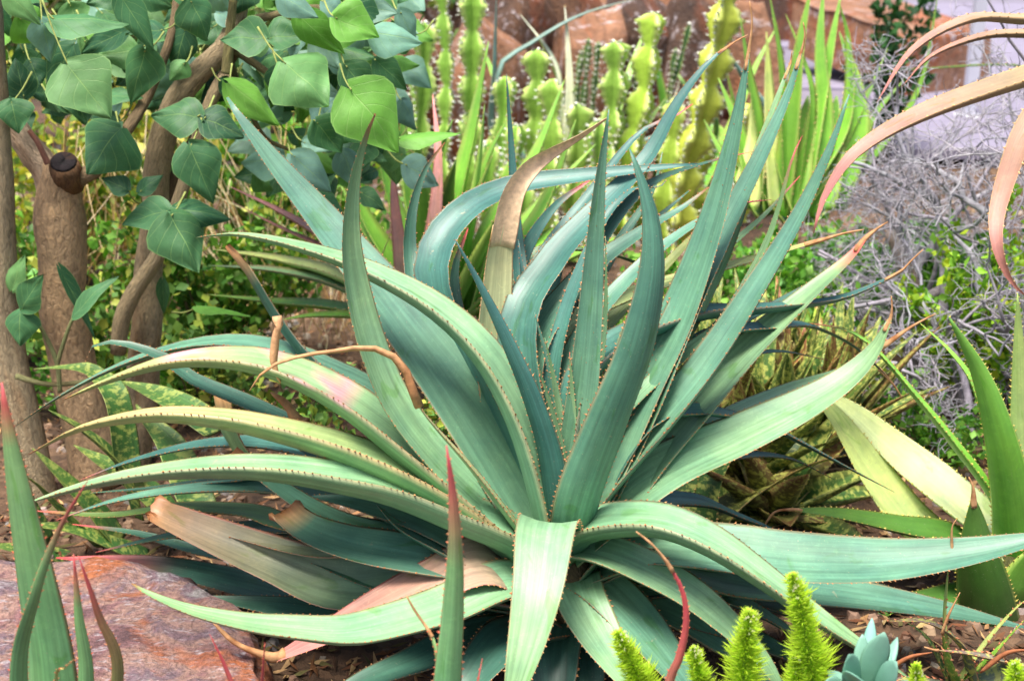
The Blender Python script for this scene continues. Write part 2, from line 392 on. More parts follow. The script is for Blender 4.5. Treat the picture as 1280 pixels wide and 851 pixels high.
# ================================================================ setting
def gz(x,y):
    return .022*noise.noise(Vector((x*1.3,y*1.3,3)))+.008*noise.noise(Vector((x*6,y*6,1)))-.012
def build_ground():
    mb=MB(); xs=[-60,-30,-15,-8]+[-5+i*.1 for i in range(101)]+[8,15,30,60]; ys=[-20,-8,-3]+[-1+i*.1 for i in range(101)]+[12,16,24,40,80]
    for y in ys:
        for x in xs: mb.vert((x,y,gz(x,y) if abs(x)<=5 and -1<=y<=9 else -.012))
    nx=len(xs)
    for j in range(len(ys)-1):
        for i in range(nx-1): a=j*nx+i; mb.f.append((a,a+1,a+nx+1,a+nx))
    mb.build('ground',MAT['soil'],kind='structure')
build_ground()
def slab(name, outline, ztop, zbot, mat, label, cat, seed=0, rough=.012, tilt=(0,0), group=None, parent=None):
    """stone with a broad fairly flat top: rings out to an uneven outline, rounded shoulder, rough flanks"""
    pts=[Vector((p[0],p[1],0)) for p in outline]; n=len(pts); c=sum(pts,Vector())/n; K=96; ring=[]
    per=spline(pts+[pts[0]],K+1)[:-1]
    mb=MB(); rows=[]
    prof=[(.02,0),(.2,0),(.4,0),(.55,0),(.7,0),(.82,0),(.9,.01),(.95,.03),(.98,.08),(1.0,.18),(1.012,.35),(1.02,.6),(1.03,1)]
    for r,dn in prof:
        row=[]
        for q in per:
            p=c+(q-c)*r; ns=noise.noise(Vector((p.x*9,p.y*9,seed)))+.5*noise.noise(Vector((p.x*26,p.y*26,seed)))
            dd=(q-c).normalized(); stepn=math.floor(noise.noise(Vector((p.x*3.2,p.y*3.2,seed+4)))*4)/4
            z=ztop+(p.x-c.x)*tilt[0]+(p.y-c.y)*tilt[1]
            z=z*(1-dn)+zbot*dn+ns*rough*(1 if dn<.9 else 0)+stepn*rough*1.3*(1-dn)
            p=p+dd*(noise.noise(Vector((q.x*14,q.y*14,dn*5+seed)))*rough*2.2+(rough*1.2*math.floor(noise.noise(Vector((q.x*5,q.y*5,dn*9)))*3)/3))*(r**4)
            row.append(mb.vert((p.x,p.y,z),(1,1,1),(0,0)))
        rows.append(row)
    mb.f.append(tuple(rows[0]))
    for a,b in zip(rows,rows[1:]):
        for k in range(K): mb.f.append((a[k],b[k],b[(k+1)%K],a[(k+1)%K]))
    return mb.build(name,MAT[mat],parent,label=label,cat=cat,group=group,origin=Vector((c.x,c.y,zbot)))
def rock(name, c, size, seed, mat, label=None, cat=None, group=None, sub=4, parent=None, rot=0):
    import bmesh
    bm=bmesh.new(); bmesh.ops.create_icosphere(bm,subdivisions=sub,radius=1)
    rd=random.Random(seed); planes=[]
    for i in range(9):
        d=Vector((rd.gauss(0,1),rd.gauss(0,1),rd.gauss(0,.8))).normalized(); planes.append((d,rd.uniform(.55,.85)))
    mb=MB()
    for v in bm.verts:
        p=v.co.copy()
        for d,h in planes:
            t=p.dot(d)
            if t>h: p-=d*(t-h)*.93
        p*=1+.10*noise.noise(p*2.2+Vector((seed,0,0)))+.04*noise.noise(p*7+Vector((seed,3,0)))
        x,y=p.x*size[0],p.y*size[1]; q=Vector((x*math.cos(rot)-y*math.sin(rot),x*math.sin(rot)+y*math.cos(rot),p.z*size[2])); mb.vert(q+Vector(c))
    mb.f=[tuple(v.index for v in f.verts) for f in bm.faces]; bm.free()
    return mb.build(name,MAT[mat],parent,label=label,cat=cat,group=group,origin=Vector(c))
# pink stone slab in the lower left
ZS=.10
outl=[G(x,y,ZS) for x,y in ((-160,690),(20,697),(130,696),(190,697),(235,710),(285,742),(318,768),(330,800),(338,851),(345,930),(200,960),(-160,960))]
slab('stone_slab',outl,ZS,-.03,'slab','flat pinkish purple stone slab lying beside the big blue-green aloe','rock',3,.016)
# reddish boulders behind the cactus
for i,(px,py,Y,sx,sy,sz,mt,lb) in enumerate([
  (560,60,5.6,.34,.3,.36,'boulder','tall rusty brown boulder behind the spiny cactus stems'),
  (690,40,5.9,.36,.3,.30,'boulder','dark rusty boulder behind the white striped leaves'),
  (780,30,6.3,.5,.4,.24,'sand','pinkish boulder behind the bent cactus stem'),
  (465,20,6.0,.35,.3,.3,'boulder','brown boulder behind the tree crown'),
  (880,40,6.6,.4,.3,.2,'boulder','low brown boulder behind the yellow cactus stem')]):
    c=P(px,py,Y); rock('boulder',(c.x,c.y,max(c.z,sz*.6)),(sx,sy,max(sz,c.z*.9)),i*3.7+1,mt,lb,'rock','boulders at the back of the bed')
def beam(name,a,b,h,dp,mat,label,cat,seed):
    """long rough-hewn stone block from a to b (top front edge)"""
    mb=MB(); a=Vector(a); b=Vector(b); ax=(b-a); L=ax.length; ax.normalize(); bk=Vector((-ax.y,ax.x,0)).normalized(); n=24; rows=[]
    sec=[(0,0),(.02,-.03),(0,-.5),(.02,-1),(1,-1),(1,-.5),(.98,-.03),(.95,0),(.5,0),(.05,.0)]
    for i in range(n):
        t=i/(n-1); row=[]
        for u,z in sec:
            p=a+ax*(L*t)+bk*(u*dp)+Vector((0,0,z*h)); q=p*5+Vector((seed,0,0))
            p+=Vector((noise.noise(q),noise.noise(q+Vector((5,0,0))),noise.noise(q+Vector((0,9,0)))))*.03
            row.append(mb.vert(p))
        rows.append(row)
    for i in range(n-1):
        for k in range(len(sec)): mb.f.append((rows[i][k],rows[i+1][k],rows[i+1][(k+1)%len(sec)],rows[i][(k+1)%len(sec)]))
    mb.f.append(tuple(rows[0])); mb.f.append(tuple(reversed(rows[-1])))
    return mb.build(name,MAT[mat],label=label,cat=cat,smooth=False,origin=Vector((a.x,a.y,0)))
for i,(px,py,Y,sz) in enumerate([(600,100,5.0,.16),(640,70,5.2,.18),(740,90,5.1,.15),(800,80,5.3,.17),(500,110,5.0,.15),(860,95,5.2,.15),(930,90,5.4,.16)]):
    c=P(px,py,Y); rock('boulder',(c.x,c.y,max(.1,c.z)),(sz*1.1,sz,max(sz,c.z)*1.05),i*2.3+30,'boulder' if i%2 else 'sand',('pinkish broken rock behind the two tallest cactus columns','dark broken rock below the pale striped leaves','pinkish broken rock behind the dark finger-like stems',
      'dark broken rock behind the bent cactus column','pinkish broken rock beside the tree crown','dark broken rock behind the yellow leaning cactus','pinkish broken rock at the back of the tall green strap leaves')[i],'rock','broken rocks before the boulders')
beam('stone_block',(P(990,-4,6.6)),(P(1140,50,6.0)),.24,.5,'sand','long orange-brown sandstone block behind the green strap leaves','rock',2)
beam('stone_block',(P(860,-30,7.6)),(P(1010,-12,7.6)),.5,.5,'boulder','dark brown stone block beyond the sandstone block','rock',8)
# pale path at the upper right, with its slabs laid as pieces
path=MB(); pv=[(.9,5.2),(6,5.2),(6,14),(1.6,14)]
for x,y in pv: path.vert((x,y,.045),lin((118,112,126)))
for x,y in pv: path.vert((x,y,-.08),lin((120,116,130)))
path.f=[(0,1,2,3)]+[(i,i+4,(i+1)%4+4,(i+1)%4) for i in range(4)]
pth=path.build('path',MAT['paving'],smooth=False,kind='structure')
proto=None
for j in range(7):
    for i in range(5):
        x=1.45+i*.72+(.36 if j%2 else 0)+j*.06; y=5.3+j*.62
        if proto is None:
            m_=MB(); e=.02
            for z,k in ((.0,0),(.035,0),(.045,e)):
                for sx,sy in ((-1,-1),(1,-1),(1,1),(-1,1)): m_.vert((sx*(.35-k),sy*(.30-k),z),lin((130,124,142)))
            for r_ in (0,4):
                for k in range(4): m_.f.append((r_+k,r_+(k+1)%4,r_+4+(k+1)%4,r_+4+k))
            m_.f.append((8,9,10,11)); proto=m_.build('paving_slab',MAT['paving'],pth,smooth=False); o=proto
        else: o=proto.copy(); COL.objects.link(o)
        o.parent=pth; o.location=(x,y,.02); o.rotation_euler.z=random.uniform(-.03,.03)
# white post by the path
pb=P(1214,108,5.6)
post=thing('post',(pb.x,5.6,.0),'slim white square post standing by the pale path','post')
m_=MB(); hw=.022
for z,k in ((0,hw),(1.15,hw),(1.17,hw*.7)):
    for sx,sy in ((-1,-1),(1,-1),(1,1),(-1,1)): m_.vert((pb.x+sx*k,5.6+sy*k,z),lin((190,190,202)))
for r_ in (0,4):
    for k in range(4): m_.f.append((r_+k,r_+(k+1)%4,r_+4+(k+1)%4,r_+4+k))
m_.f.append((8,9,10,11)); m_.build('shaft',MAT['paint'],post,smooth=False)
m_=MB()
for z,k in ((0,hw*2.2),(.06,hw*2.2),(.065,hw*2)):
    for sx,sy in ((-1,-1),(1,-1),(1,1),(-1,1)): m_.vert((pb.x+sx*k,5.6+sy*k,z),lin((190,190,200)))
for r_ in (0,4):
    for k in range(4): m_.f.append((r_+k,r_+(k+1)%4,r_+4+(k+1)%4,r_+4+k))
m_.f.append((8,9,10,11)); m_.build('foot',MAT['paint'],post,smooth=False)
# clipped hedge far behind, closing the view above the rocks
# gravel
gv=MB(); rd=random.Random(5)
for i in range(5200):
    y=rd.uniform(1.1,5.5); x=rd.uniform(-.75*y,.75*y)*.7; r=rd.uniform(.003,.011)*(1+.15*y); z=gz(x,y)
    c=jit(rd.choice((lin((138,112,92)),lin((112,88,72)),lin((150,136,122)),lin((96,70,54)),lin((122,116,112)))),.2,rd); a=rd.random()*6
    ids=[]
    for k in range(5): th=a+k*1.257; q=r*rd.uniform(.7,1.2); ids.append(gv.vert((x+math.cos(th)*q,y+math.sin(th)*q,z-.002),c))
    tp=[]
    for k in range(5): th=a+k*1.257; q=r*rd.uniform(.45,.8); tp.append(gv.vert((x+math.cos(th)*q,y+math.sin(th)*q,z+r*rd.uniform(.5,.9)),c))
    for k in range(5): gv.f.append((ids[k],ids[(k+1)%5],tp[(k+1)%5],tp[k]))
    gv.f.append(tuple(tp))
gv.build('gravel',MAT['pebble'],smooth=False,label='loose brown and grey gravel scattered over the garden bed',cat='gravel',kind='stuff')
# dead leaf litter and straw lying on the soil
lt=MB()
for i in range(9000):
    y=rd.uniform(1.3,3.6); x=rd.uniform(-.5*y,.5*y); z=gz(x,y)+.004; a=rd.random()*6.28; L=rd.uniform(.012,.05); wd=rd.uniform(.0012,.005)
    d=Vector((math.cos(a),math.sin(a),rd.uniform(-.1,.35))); sd=Vector((-math.sin(a),math.cos(a),rd.uniform(-.4,.4)))*wd
    c=jit(rd.choice((lin((140,104,70)),lin((104,68,44)),lin((172,140,98)),lin((80,54,40)),lin((92,84,50)))),.2,rd); p=Vector((x,y,z))
    i0=[lt.vert(p-d*L*.5,c),lt.vert(p+sd+Vector((0,0,.004)),c),lt.vert(p+d*L*.5+Vector((0,0,.006)),c),lt.vert(p-sd,c)]; lt.f.append(tuple(i0))
lt.build('leaf_litter',MAT['straw'],smooth=False,label='dry brown leaf litter strewn over the soil',cat='litter',kind='stuff')

# ================================================================ the big blue-green aloe
YC=1.75
ctr=P(700,660,YC)
aloe=thing('aloe_plant',(ctr.x,YC,0),'huge blue-green aloe with long toothed arching leaves filling the bed','aloe')
sm=MB(); sm.tube([(ctr.x,YC,-.03),(ctr.x,YC,.08),(ctr.x,YC,.17),(ctr.x,YC,.235)],[.06,.058,.05,.02],14,lin((110,92,66))); sm.build('stem',MAT['bark'],aloe)
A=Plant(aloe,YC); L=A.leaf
# --- behind the heart
L([(690,690),(560,400),(545,320),(580,265),(640,234),(720,221),(800,212),(872,205)],74,(.03,.16,.2,.25,.3,.3,.3,.3),pal='blue',tw=(0,10,-25,-40),p=1.5)
L([(680,690),(540,420),(514,330),(514,270),(530,215),(556,178)],46,(.03,.25,.3,.34),pal='dark',tipbrown=.06)
L([(695,690),(660,420),(645,290),(640,200),(633,93)],30,(.03,.3,.36,.38),pal='blue',p=1.8)
L([(690,690),(640,560),(617,450),(621,340),(628,280)],72,(.02,.12,.17,.17),pal='dying',we=.42,p=1.4,tw=(0,0),dry=[(640,243),(664,208),(692,187),(726,168),(760,146)],dryw='flat')
L([(700,690),(650,430),(690,330),(750,262),(808,200),(848,128),(886,78),(918,53)],74,(.03,.16,.25,.33,.36,.38),pal='blue',p=1.35,dry=[(935,44)],redtip=.03)
L([(700,690),(645,420),(675,330),(738,243),(798,168),(848,143),(866,130)],40,(.03,.25,.36,.42,.42),pal='blue',p=1.5,redtip=.1)
L([(700,690),(660,470),(725,352),(800,292),(850,262),(886,234)],66,(.03,.14,.22,.28,.3),pal='teal',p=1.5,tipbrown=.05,tw=(0,-8))
L([(690,690),(655,560),(668,466),(720,404),(800,366),(895,338),(960,320),(1027,300)],58,(.04,.14,.2,.24,.27,.28),pal='yel',p=1.9,we=.1,dry=[(1050,293),(1080,287)],tw=(0,0))
L([(705,690),(690,540),(730,420),(800,335),(870,280),(930,255),(965,250)],46,(.03,.14,.25,.32),pal='teal',redtip=.18)
L([(705,690),(680,480),(730,340),(800,240),(880,205),(940,190)],44,(.03,.2,.33,.4),pal='dark',redtip=.1)
L([(705,690),(690,470),(742,300),(790,238),(822,235),(833,225)],30,(.03,.16,.25,.3),pal='blue')
L([(705,690),(630,480),(628,370),(655,326),(710,312),(775,322),(830,345)],52,(.03,.28,.36,.36,.34),pal='pale',tw=(0,0))
L([(705,690),(720,500),(770,430),(870,393),(945,387),(1040,376),(1095,356),(1127,338)],62,(.02,.1,.2,.26,.26),pal='blue',p=2,we=.06,th=.6,ch=.35,dry=[(1140,325),(1154,312)],tw=(0,10))
L([(705,690),(760,540),(860,440),(905,400),(960,300),(990,200),(1003,170)],30,(.03,.12,.25,.3),pal='pale',redtip=.12)
L([(715,690),(800,520),(870,360),(905,290),(950,200),(985,120),(1002,64)],76,(.03,.12,.22,.27,.3),pal='teal',p=1.5,we=.06,dry=[(1006,45),(1004,28)],surf=16)
L([(712,690),(800,520),(900,330),(945,200),(975,115),(988,80)],46,(.04,.2,.3,.34),pal='pale',we=.08,dry=[(990,64)])
for pts,wp,dd,pl in [
 ([(700,690),(690,540),(740,430),(830,335),(905,255)],46,(.04,.14,.22,.3,.32),'yel'),([(700,690),(662,520),(656,430),(715,362),(790,300),(862,238)],48,(.04,.18,.25,.3,.34),'teal'),
 ([(690,690),(640,520),(630,420),(650,330),(690,262),(742,222)],48,(.04,.24,.32,.36,.38),'blue'),([(690,690),(600,500),(575,410),(568,340),(585,285)],46,(.04,.2,.26,.3),'dark'),
 ([(690,690),(600,490),(560,420),(520,370),(490,340)],46,(.04,.18,.24,.28),'dark'),([(710,690),(750,560),(830,452),(930,402),(1000,362),(1052,335)],40,(.03,.12,.22,.28,.3),'teal'),
 ([(710,690),(780,560),(870,470),(960,440),(1035,450)],38,(.04,.16,.24,.28),'dark'),([(712,700),(820,610),(900,575),(980,572),(1045,600)],44,(.03,.12,.2,.22),'dark'),
 ([(712,750),(800,722),(900,745),(980,785),(1040,835)],72,(0,.01,.02,.02),'teal'),([(712,740),(800,705),(880,705),(970,740),(1050,790)],66,(.01,.05,.08,.08),'pale'),
 ([(705,690),(700,540),(725,400),(770,310),(815,240),(828,190)],38,(.04,.2,.3,.36,.38),'teal'),([(705,690),(690,520),(680,420),(700,330),(720,270)],40,(.04,.18,.24,.26),'blue'),
 ([(705,690),(740,540),(830,400),(900,320),(955,270),(1000,220)],36,(.04,.18,.28,.33),'pale'),([(706,660),(712,590),(716,520),(712,440)],16,(0,.02,.03,.03),'pale'),([(706,660),(698,600),(682,540),(655,490)],16,(0,.02,.03,.03),'teal')]:
    L(pts,wp,dd,pal=pl,p=1.7,redtip=random.choice((0,.05,.08)))
# --- the tall right-hand pair
L([(715,680),(750,600),(800,490),(850,390),(893,270),(920,160),(936,65)],88,(.02,.07,.12,.16,.18,.2),pal='teal',p=1.7,we=.05,ch=.15,th=.2,dry=[(940,30),(937,2)],surf=26)
L([(735,690),(800,590),(870,510),(940,435),(1010,370),(1060,325),(1080,300)],92,(.02,.1,.2,.26,.28),pal='pale',p=1.7,we=.08,dry=[(1095,287),(1110,277)],redtip=.1,tw=(0,0))
L([(715,680),(760,610),(830,530),(890,455),(945,370),(1000,275),(1038,190),(1062,118)],76,(.01,.05,.08,.11,.13,.15),pal='teal',p=1.5,ch=.5,surf=16,tw=(0,-10))
# --- heart
L([(705,680),(712,600),(722,540),(733,450),(741,350),(749,240),(761,137)],48,(0,.02,.04,.06,.06),pal='teal',ch=.35,surf=22,out=(.1,1),p=1.7)
L([(708,680),(730,560),(748,470),(757,390),(757,295)],16,(.02,.06,.09,.1),pal='pale',out=(.3,1))
L([(706,660),(707,580),(697,500),(681,422)],18,(0,.03,.04,.04),pal='pale',out=(-.2,1),ch=.5)
L([(706,660),(704,590),(692,525),(671,452)],16,(0,.01,.01,0),pal='pale',out=(-.6,1),ch=.5)
for pts,wp,dd,pl in [([(706,660),(716,580),(730,490),(738,410)],18,(0,.03,.05,.06),'pale'),([(706,660),(702,580),(690,480),(668,390)],20,(.01,.04,.07,.09),'teal'),([(706,660),(720,580),(750,500),(778,440)],18,(.01,.04,.06,.07),'pale'),([(705,660),(690,600),(662,540),(640,470)],20,(.01,.04,.07,.09),'blue'),
 ([(706,660),(728,560),(770,450),(800,360),(812,300)],24,(.02,.08,.13,.16),'pale'),([(704,670),(690,560),(670,450),(655,360),(648,300)],28,(.03,.12,.18,.22),'blue')]: L(pts,wp,dd,pal=pl,ch=.5,p=1.5)
L([(702,680),(690,580),(668,505),(636,430),(601,358),(568,298)],40,(0,.0,.0,.02,.04),pal='blue',out=(-.3,-1),p=1.5,ch=.1,th=.5)
L([(712,690),(726,620),(760,530),(795,440),(815,350),(815,280),(802,225),(787,186)],70,(-.01,-.05,-.07,-.07,-.05,-.03),pal='teal',out=(.25,-1),p=2.2,ch=.25,th=.42)
# --- left fan
L([(695,690),(650,610),(590,515),(525,425),(462,345),(400,270),(345,205),(300,147),(284,122)],112,(.02,.07,.15,.23,.28,.31),pal='teal',p=1.5,ch=.16,th=.15,tw=(10,25,30))
L([(695,690),(668,580),(640,505),(600,440),(540,385),(460,341),(380,312),(300,294),(246,297)],92,(0,.0,.03,.06,.09,.12,.14),pal='pale',p=2.0,ch=.35,th=.42,tw=(0,-6,-8))
L([(690,700),(600,632),(535,565),(488,500),(460,430),(443,360),(436,300),(440,235),(453,180),(469,142)],74,(0,-.01,0,.01,.02,.03,.03),pal='pale',p=1.9,ch=.35,tw=(0,15,35,40),tipbrown=.06)
L([(690,710),(600,632),(510,560),(430,500),(345,460),(272,449),(204,455),(136,476),(78,500)],104,(0,0,.02,.04,.06,.06),pal='scar',p=2.4,ch=.3,th=.5,tw=(0,-4,-6),scar=.9,tipbrown=.02)
L([(690,720),(605,650),(520,600),(430,562),(340,537),(270,524),(187,520),(100,536),(36,568)],92,(0,-.03,-.04,-.05,-.05,-.05),pal='yel',p=2.3,ch=.35,th=.6,tw=(0,-10,-12),tipbrown=.02)
L([(690,725),(645,672),(565,640),(490,612),(425,599),(350,588),(270,586),(170,595),(90,612),(28,631)],94,(0,-.05,-.09,-.12,-.13,-.13),pal='pale',p=2.4,ch=.35,th=.6,tw=(0,-9,-10))
L([(690,710),(500,520),(400,460),(335,436),(272,429),(204,440),(136,464),(68,500),(12,538)],66,(.03,.14,.2,.22,.22),pal='teal',p=2)
L([(690,710),(450,580),(370,536),(310,506),(240,475),(204,448),(150,429),(116,433),(107,452)],52,(.03,.08,.1,.12,.12),pal='dark',p=2.4,tipbrown=.03,tw=(0,0,20))
L([(690,710),(520,600),(460,540),(402,470),(370,435),(338,390),(308,340),(284,310)],60,(.03,.1,.14,.18,.2),pal='dark',we=.45,cut=True,tw=(0,-40,-50))
L([(690,720),(560,650),(470,590),(410,550),(372,527)],60,(.02,.03,.05,.06),pal='teal',we=.3,dry=[(358,505),(338,490)],dryw=.012)
L([(690,720),(480,620),(330,590),(285,545),(276,510),(272,488)],60,(.03,.1,.14,.14),pal='fgreen',we=.62,cut=True,tw=(0,-30,-60))
L([(690,720),(600,600),(540,530),(518,500)],40,(.0,-.03,-.04),pal='dying',we=.14,dry=[(513,478),(498,450),(462,434),(425,438),(380,444),(342,456),(322,472),(312,488)],dryw=.0055)
# --- lower left, old leaves
L([(690,760),(560,730),(430,738),(340,706),(250,668),(188,640)],112,(.02,.04,.08,.11,.11),pal='pinkish',we=.3,cut=True,ch=.5,tw=(0,25,25))
L([(690,745),(600,715),(520,700),(440,685),(385,665),(352,640)],100,(0,-.05,-.06,-.05,-.02),pal='teal',we=.5,cut=True,tw=(0,15))
L([(690,740),(560,690),(430,660),(345,610),(290,565)],80,(.02,.02,.06,.08),pal='teal',we=.3,tipbrown=.1)
L([(690,755),(610,705),(540,728),(470,760),(400,795),(345,822)],124,(0,-.08,-.11,-.12,-.11),pal='tanpink',p=1.3,ch=.1,th=.15,we=.1,dry=[(320,815),(290,800),(263,774)],dryw=.0075,tw=(8,18))
L([(690,770),(480,762),(400,756),(300,732),(185,706),(70,697)],84,(.05,.12,.2,.24),pal='dark',p=2,tw=(0,10),redtip=.25)
L([(690,740),(450,680),(345,653),(310,641),(220,636),(135,645),(40,638)],50,(.05,.14,.2,.22),pal='olive',p=2.4,redtip=.06)
L([(690,750),(440,730),(330,705),(240,687),(170,667),(90,655)],50,(.05,.16,.24,.28),pal='dark',p=2,redtip=.08)
L([(690,730),(420,600),(290,600),(200,610),(112,616)],44,(.03,.14,.2,.22),pal='dark',p=2)
L([(700,750),(640,733),(560,765),(480,788),(430,796),(370,791),(310,783),(240,766),(190,745),(164,729)],98,(-.02,-.13,-.22,-.26,-.26,-.25,-.22),pal='pale',p=2.2,ch=.35,tipbrown=.02)
L([(690,750),(600,690),(520,650),(450,630),(390,620)],90,(0,-.03,0,.02),pal='teal',p=2,tw=(0,20))
L([(690,760),(620,720),(560,690),(500,660),(470,630)],96,(0,-.04,-.05,-.03),pal='teal',p=2)
L([(690,760),(560,735),(470,720),(380,690),(310,690)],90,(.02,.06,.12,.14),pal='teal',p=2,tw=(0,20))
L([(690,770),(560,775),(450,775),(350,760),(250,745)],80,(.02,.05,.08,.1),pal='dark',p=2,tw=(0,20))
L([(690,740),(560,640),(450,590),(380,560),(330,520)],70,(.02,.06,.1,.12),pal='dark',p=2,tw=(0,15))
L([(695,730),(600,610),(540,560),(500,500),(480,470)],70,(.02,.06,.1,.12),pal='dark',p=2,tw=(0,20))
L([(700,790),(600,800),(520,830),(440,860),(380,900)],90,(0,-.1,-.16,-.2),pal='dark',p=2)
L([(700,790),(640,800),(590,850),(540,920)],96,(0,-.12,-.2,-.24),pal='dark',p=2.4)
for pts,wp,dd,pl in [([(690,745),(480,640),(360,612),(250,612),(150,625),(70,650)],60,(.03,.1,.15,.17,.17),'teal'),([(690,750),(470,670),(340,662),(230,668),(120,690)],56,(.04,.12,.18,.22),'dark'),([(690,740),(470,600),(360,560),(260,556),(170,575),(100,600)],56,(.04,.12,.18,.2),'blue'),
  ([(690,745),(520,690),(400,690),(300,670),(215,652)],74,(.03,.07,.12,.15),'pinkish')]: L(pts,wp,dd,pal=pl,p=2.2,redtip=.05)
# --- front
L([(694,700),(688,655),(682,668),(674,730),(662,790),(648,845),(630,910)],82,(-.01,-.07,-.13,-.2,-.24,-.27,-.29),pal='pale',p=3,ch=.2,th=.14,wb=1)
L([(715,720),(722,745),(745,790),(775,835),(815,890)],74,(-.02,-.1,-.16,-.22),pal='pale',p=2.6,ch=.2,wb=1)
L([(720,720),(755,740),(800,785),(845,840),(900,910)],84,(-.01,-.07,-.13,-.18),pal='teal',p=2.6,ch=.2)
L([(715,760),(720,800),(730,850),(745,910)],74,(-.02,-.06,-.12,-.16),pal='dark',p=2.6)
L([(705,760),(690,800),(690,860),(690,930)],84,(-.02,-.08,-.14,-.18),pal='dark',p=2.6)
L([(725,730),(830,765),(900,805),(960,850),(1020,910)],84,(0,-.03,-.07,-.12),pal='teal',p=2.4)
L([(712,700),(725,688),(775,700),(850,738),(905,780),(948,822),(972,856),(985,890)],78,(-.01,-.04,-.08,-.12,-.15,-.17,-.18),pal='pale',p=2.6,ch=.25,wb=1)
L([(706,690),(730,662),(775,652),(830,655),(890,680),(950,720),(1010,765),(1070,805),(1140,850)],86,(-.01,-.05,-.09,-.13,-.15,-.16,-.17),pal='pale',p=2.6,ch=.3,th=.5,wb=1,tw=(0,8,8))
# --- right
L([(712,690),(760,645),(830,592),(925,548),(1005,508),(1058,474),(1093,438),(1113,398)],104,(.0,.02,.07,.12,.15,.16),pal='pale',p=1.9,ch=.22,th=.16,we=.05,dry=[(1115,384),(1114,370)],tw=(0,-10,-25))
L([(712,700),(820,610),(880,552),(918,520),(986,488),(1055,464),(1105,432)],52,(.02,.14,.24,.28),pal='pale',p=2.4,we=.14,dry=[(1140,408),(1170,392)],tw=(0,10))
L([(712,700),(780,520),(880,425),(970,409),(1012,408),(1055,426),(1085,448),(1112,475)],40,(.03,.2,.3,.3),pal='blue',p=2.4,we=.1,dry=[(1120,485),(1128,498)])
L([(712,700),(800,540),(864,515),(920,522),(962,535),(1005,556),(1050,580),(1118,615)],44,(.03,.12,.2,.24),pal='blue',p=2.2)
L([(712,730),(800,690),(850,688),(920,694),(990,702),(1100,704),(1200,693),(1280,677),(1340,662)],92,(0,-.03,-.04,-.04,-.04),pal='teal',p=2.6,ch=.3,tw=(0,-26,-30))
L([(712,740),(800,700),(900,728),(1000,740),(1100,752),(1200,768),(1290,786)],84,(0,.02,.04,.04),pal='teal',p=2.4,tw=(0,-14))
L([(712,730),(760,680),(830,678),(900,690),(960,720),(1000,760)],84,(.0,.02,.03,.02),pal='pale',p=2.2)
L([(712,740),(800,640),(870,628),(920,645),(970,665),(1010,690)],52,(.03,.12,.18,.18),pal='blue',p=2)
L([(712,750),(820,735),(920,745),(1010,775),(1090,815)],80,(0,.05,.08,.08),pal='dark',p=2.4)
L([(712,760),(800,760),(880,780),(960,810),(1050,850)],86,(0,.0,0,0),pal='dark',p=2.4)
L([(712,730),(840,710),(960,715),(1080,730),(1150,745)],60,(.03,.12,.18,.2),pal='dark',p=2.2)

# ================================================================ broad-leaved trees on the left
LEAFC={'n':lin((66,112,70)),'d':lin((46,88,60)),'b':lin((98,150,58)),'s':lin((112,152,136)),'l':lin((96,142,84))}
def blade(parent, bx,by,tx,ty, wpx, Y, dz=0.0, roll=0, col='n', fold=None, droop=None, stalk=None, rnd=random, name='leaf'):
    """broad rhombic leaflet with pointed tip; base and tip given as picture points at depth Y"""
    b=P(bx,by,Y); t=P(tx,ty,Y+dz); ax=t-b; Ln=ax.length; ax.normalize(); wd=wpx*mpp(b)
    view=(b-CP).normalized(); nrm=-view*.75+Vector((0,-.1,.65)); nrm=(nrm-ax*nrm.dot(ax)).normalized()
    sd=ax.cross(nrm); a=R(roll+rnd.uniform(-9,9)); sd,nrm=sd*math.cos(a)+nrm*math.sin(a), nrm*math.cos(a)-sd*math.sin(a)
    fold=rnd.choice((-.35,-.2,.15,.3,.4)) if fold is None else fold; droop=rnd.uniform(.08,.4) if droop is None else droop
    NU,NV=9,13; mb=MB(); rows=[]; c=jit(LEAFC[col],.14,rnd); ph=rnd.random()*40; asy=rnd.uniform(-.08,.08); cv=rnd.uniform(-.12,.12)
    for j in range(NV):
        v=j/(NV-1); vv=max(v,.0)
        if vv<.36: hw=math.sin(math.pi/2*vv/.36)**.62
        else: x=(vv-.36)/.64; hw=(1-x**1.25)**.95*(1-.10*math.sin(math.pi*x))
        if j==0: hw=.10
        hw=max(.012,hw)*wd*.5
        row=[]
        for i in range(NU):
            u=-1+2*i/(NU-1)
            h=fold*hw*abs(u)**1.3 - droop*Ln*v*v*.8 - .10*hw*u*u*2 + .10*wd*noise.noise(Vector((u*1.6,v*2.6,ph)))
            h+=.012*wd*math.sin((v-.37*abs(u))*5.2*2*math.pi)*min(1,abs(u)*3)
            back=-.10*Ln*abs(u)*(1-v)*(1 if v<.3 else .3)
            p=b+ax*(Ln*v+back)+sd*(u*hw*(1+asy*u)+cv*Ln*v*v*.5)+nrm*h
            row.append(mb.vert(p,c,(.5+u*.5,v)))
        rows.append(row)
    for j in range(NV-1):
        for i in range(NU-1): mb.f.append((rows[j][i],rows[j][i+1],rows[j+1][i+1],rows[j+1][i]))
    o=mb.build(name,MAT['leaf'],parent,origin=b)
    if stalk is not None:
        sb=MB(); q=stalk if isinstance(stalk,Vector) else P(stalk[0],stalk[1],Y+.04)
        m_=b.lerp(q,.5)+Vector((0,0,-.006)); sb.tube(spline([b+ax*.004,m_,q],7),[.0014,.0013,.0013,.0014,.0015,.0017,.002],6,lin((140,150,84)))
        sb.build('stalk',MAT['twig'],o).location=-b
    return o
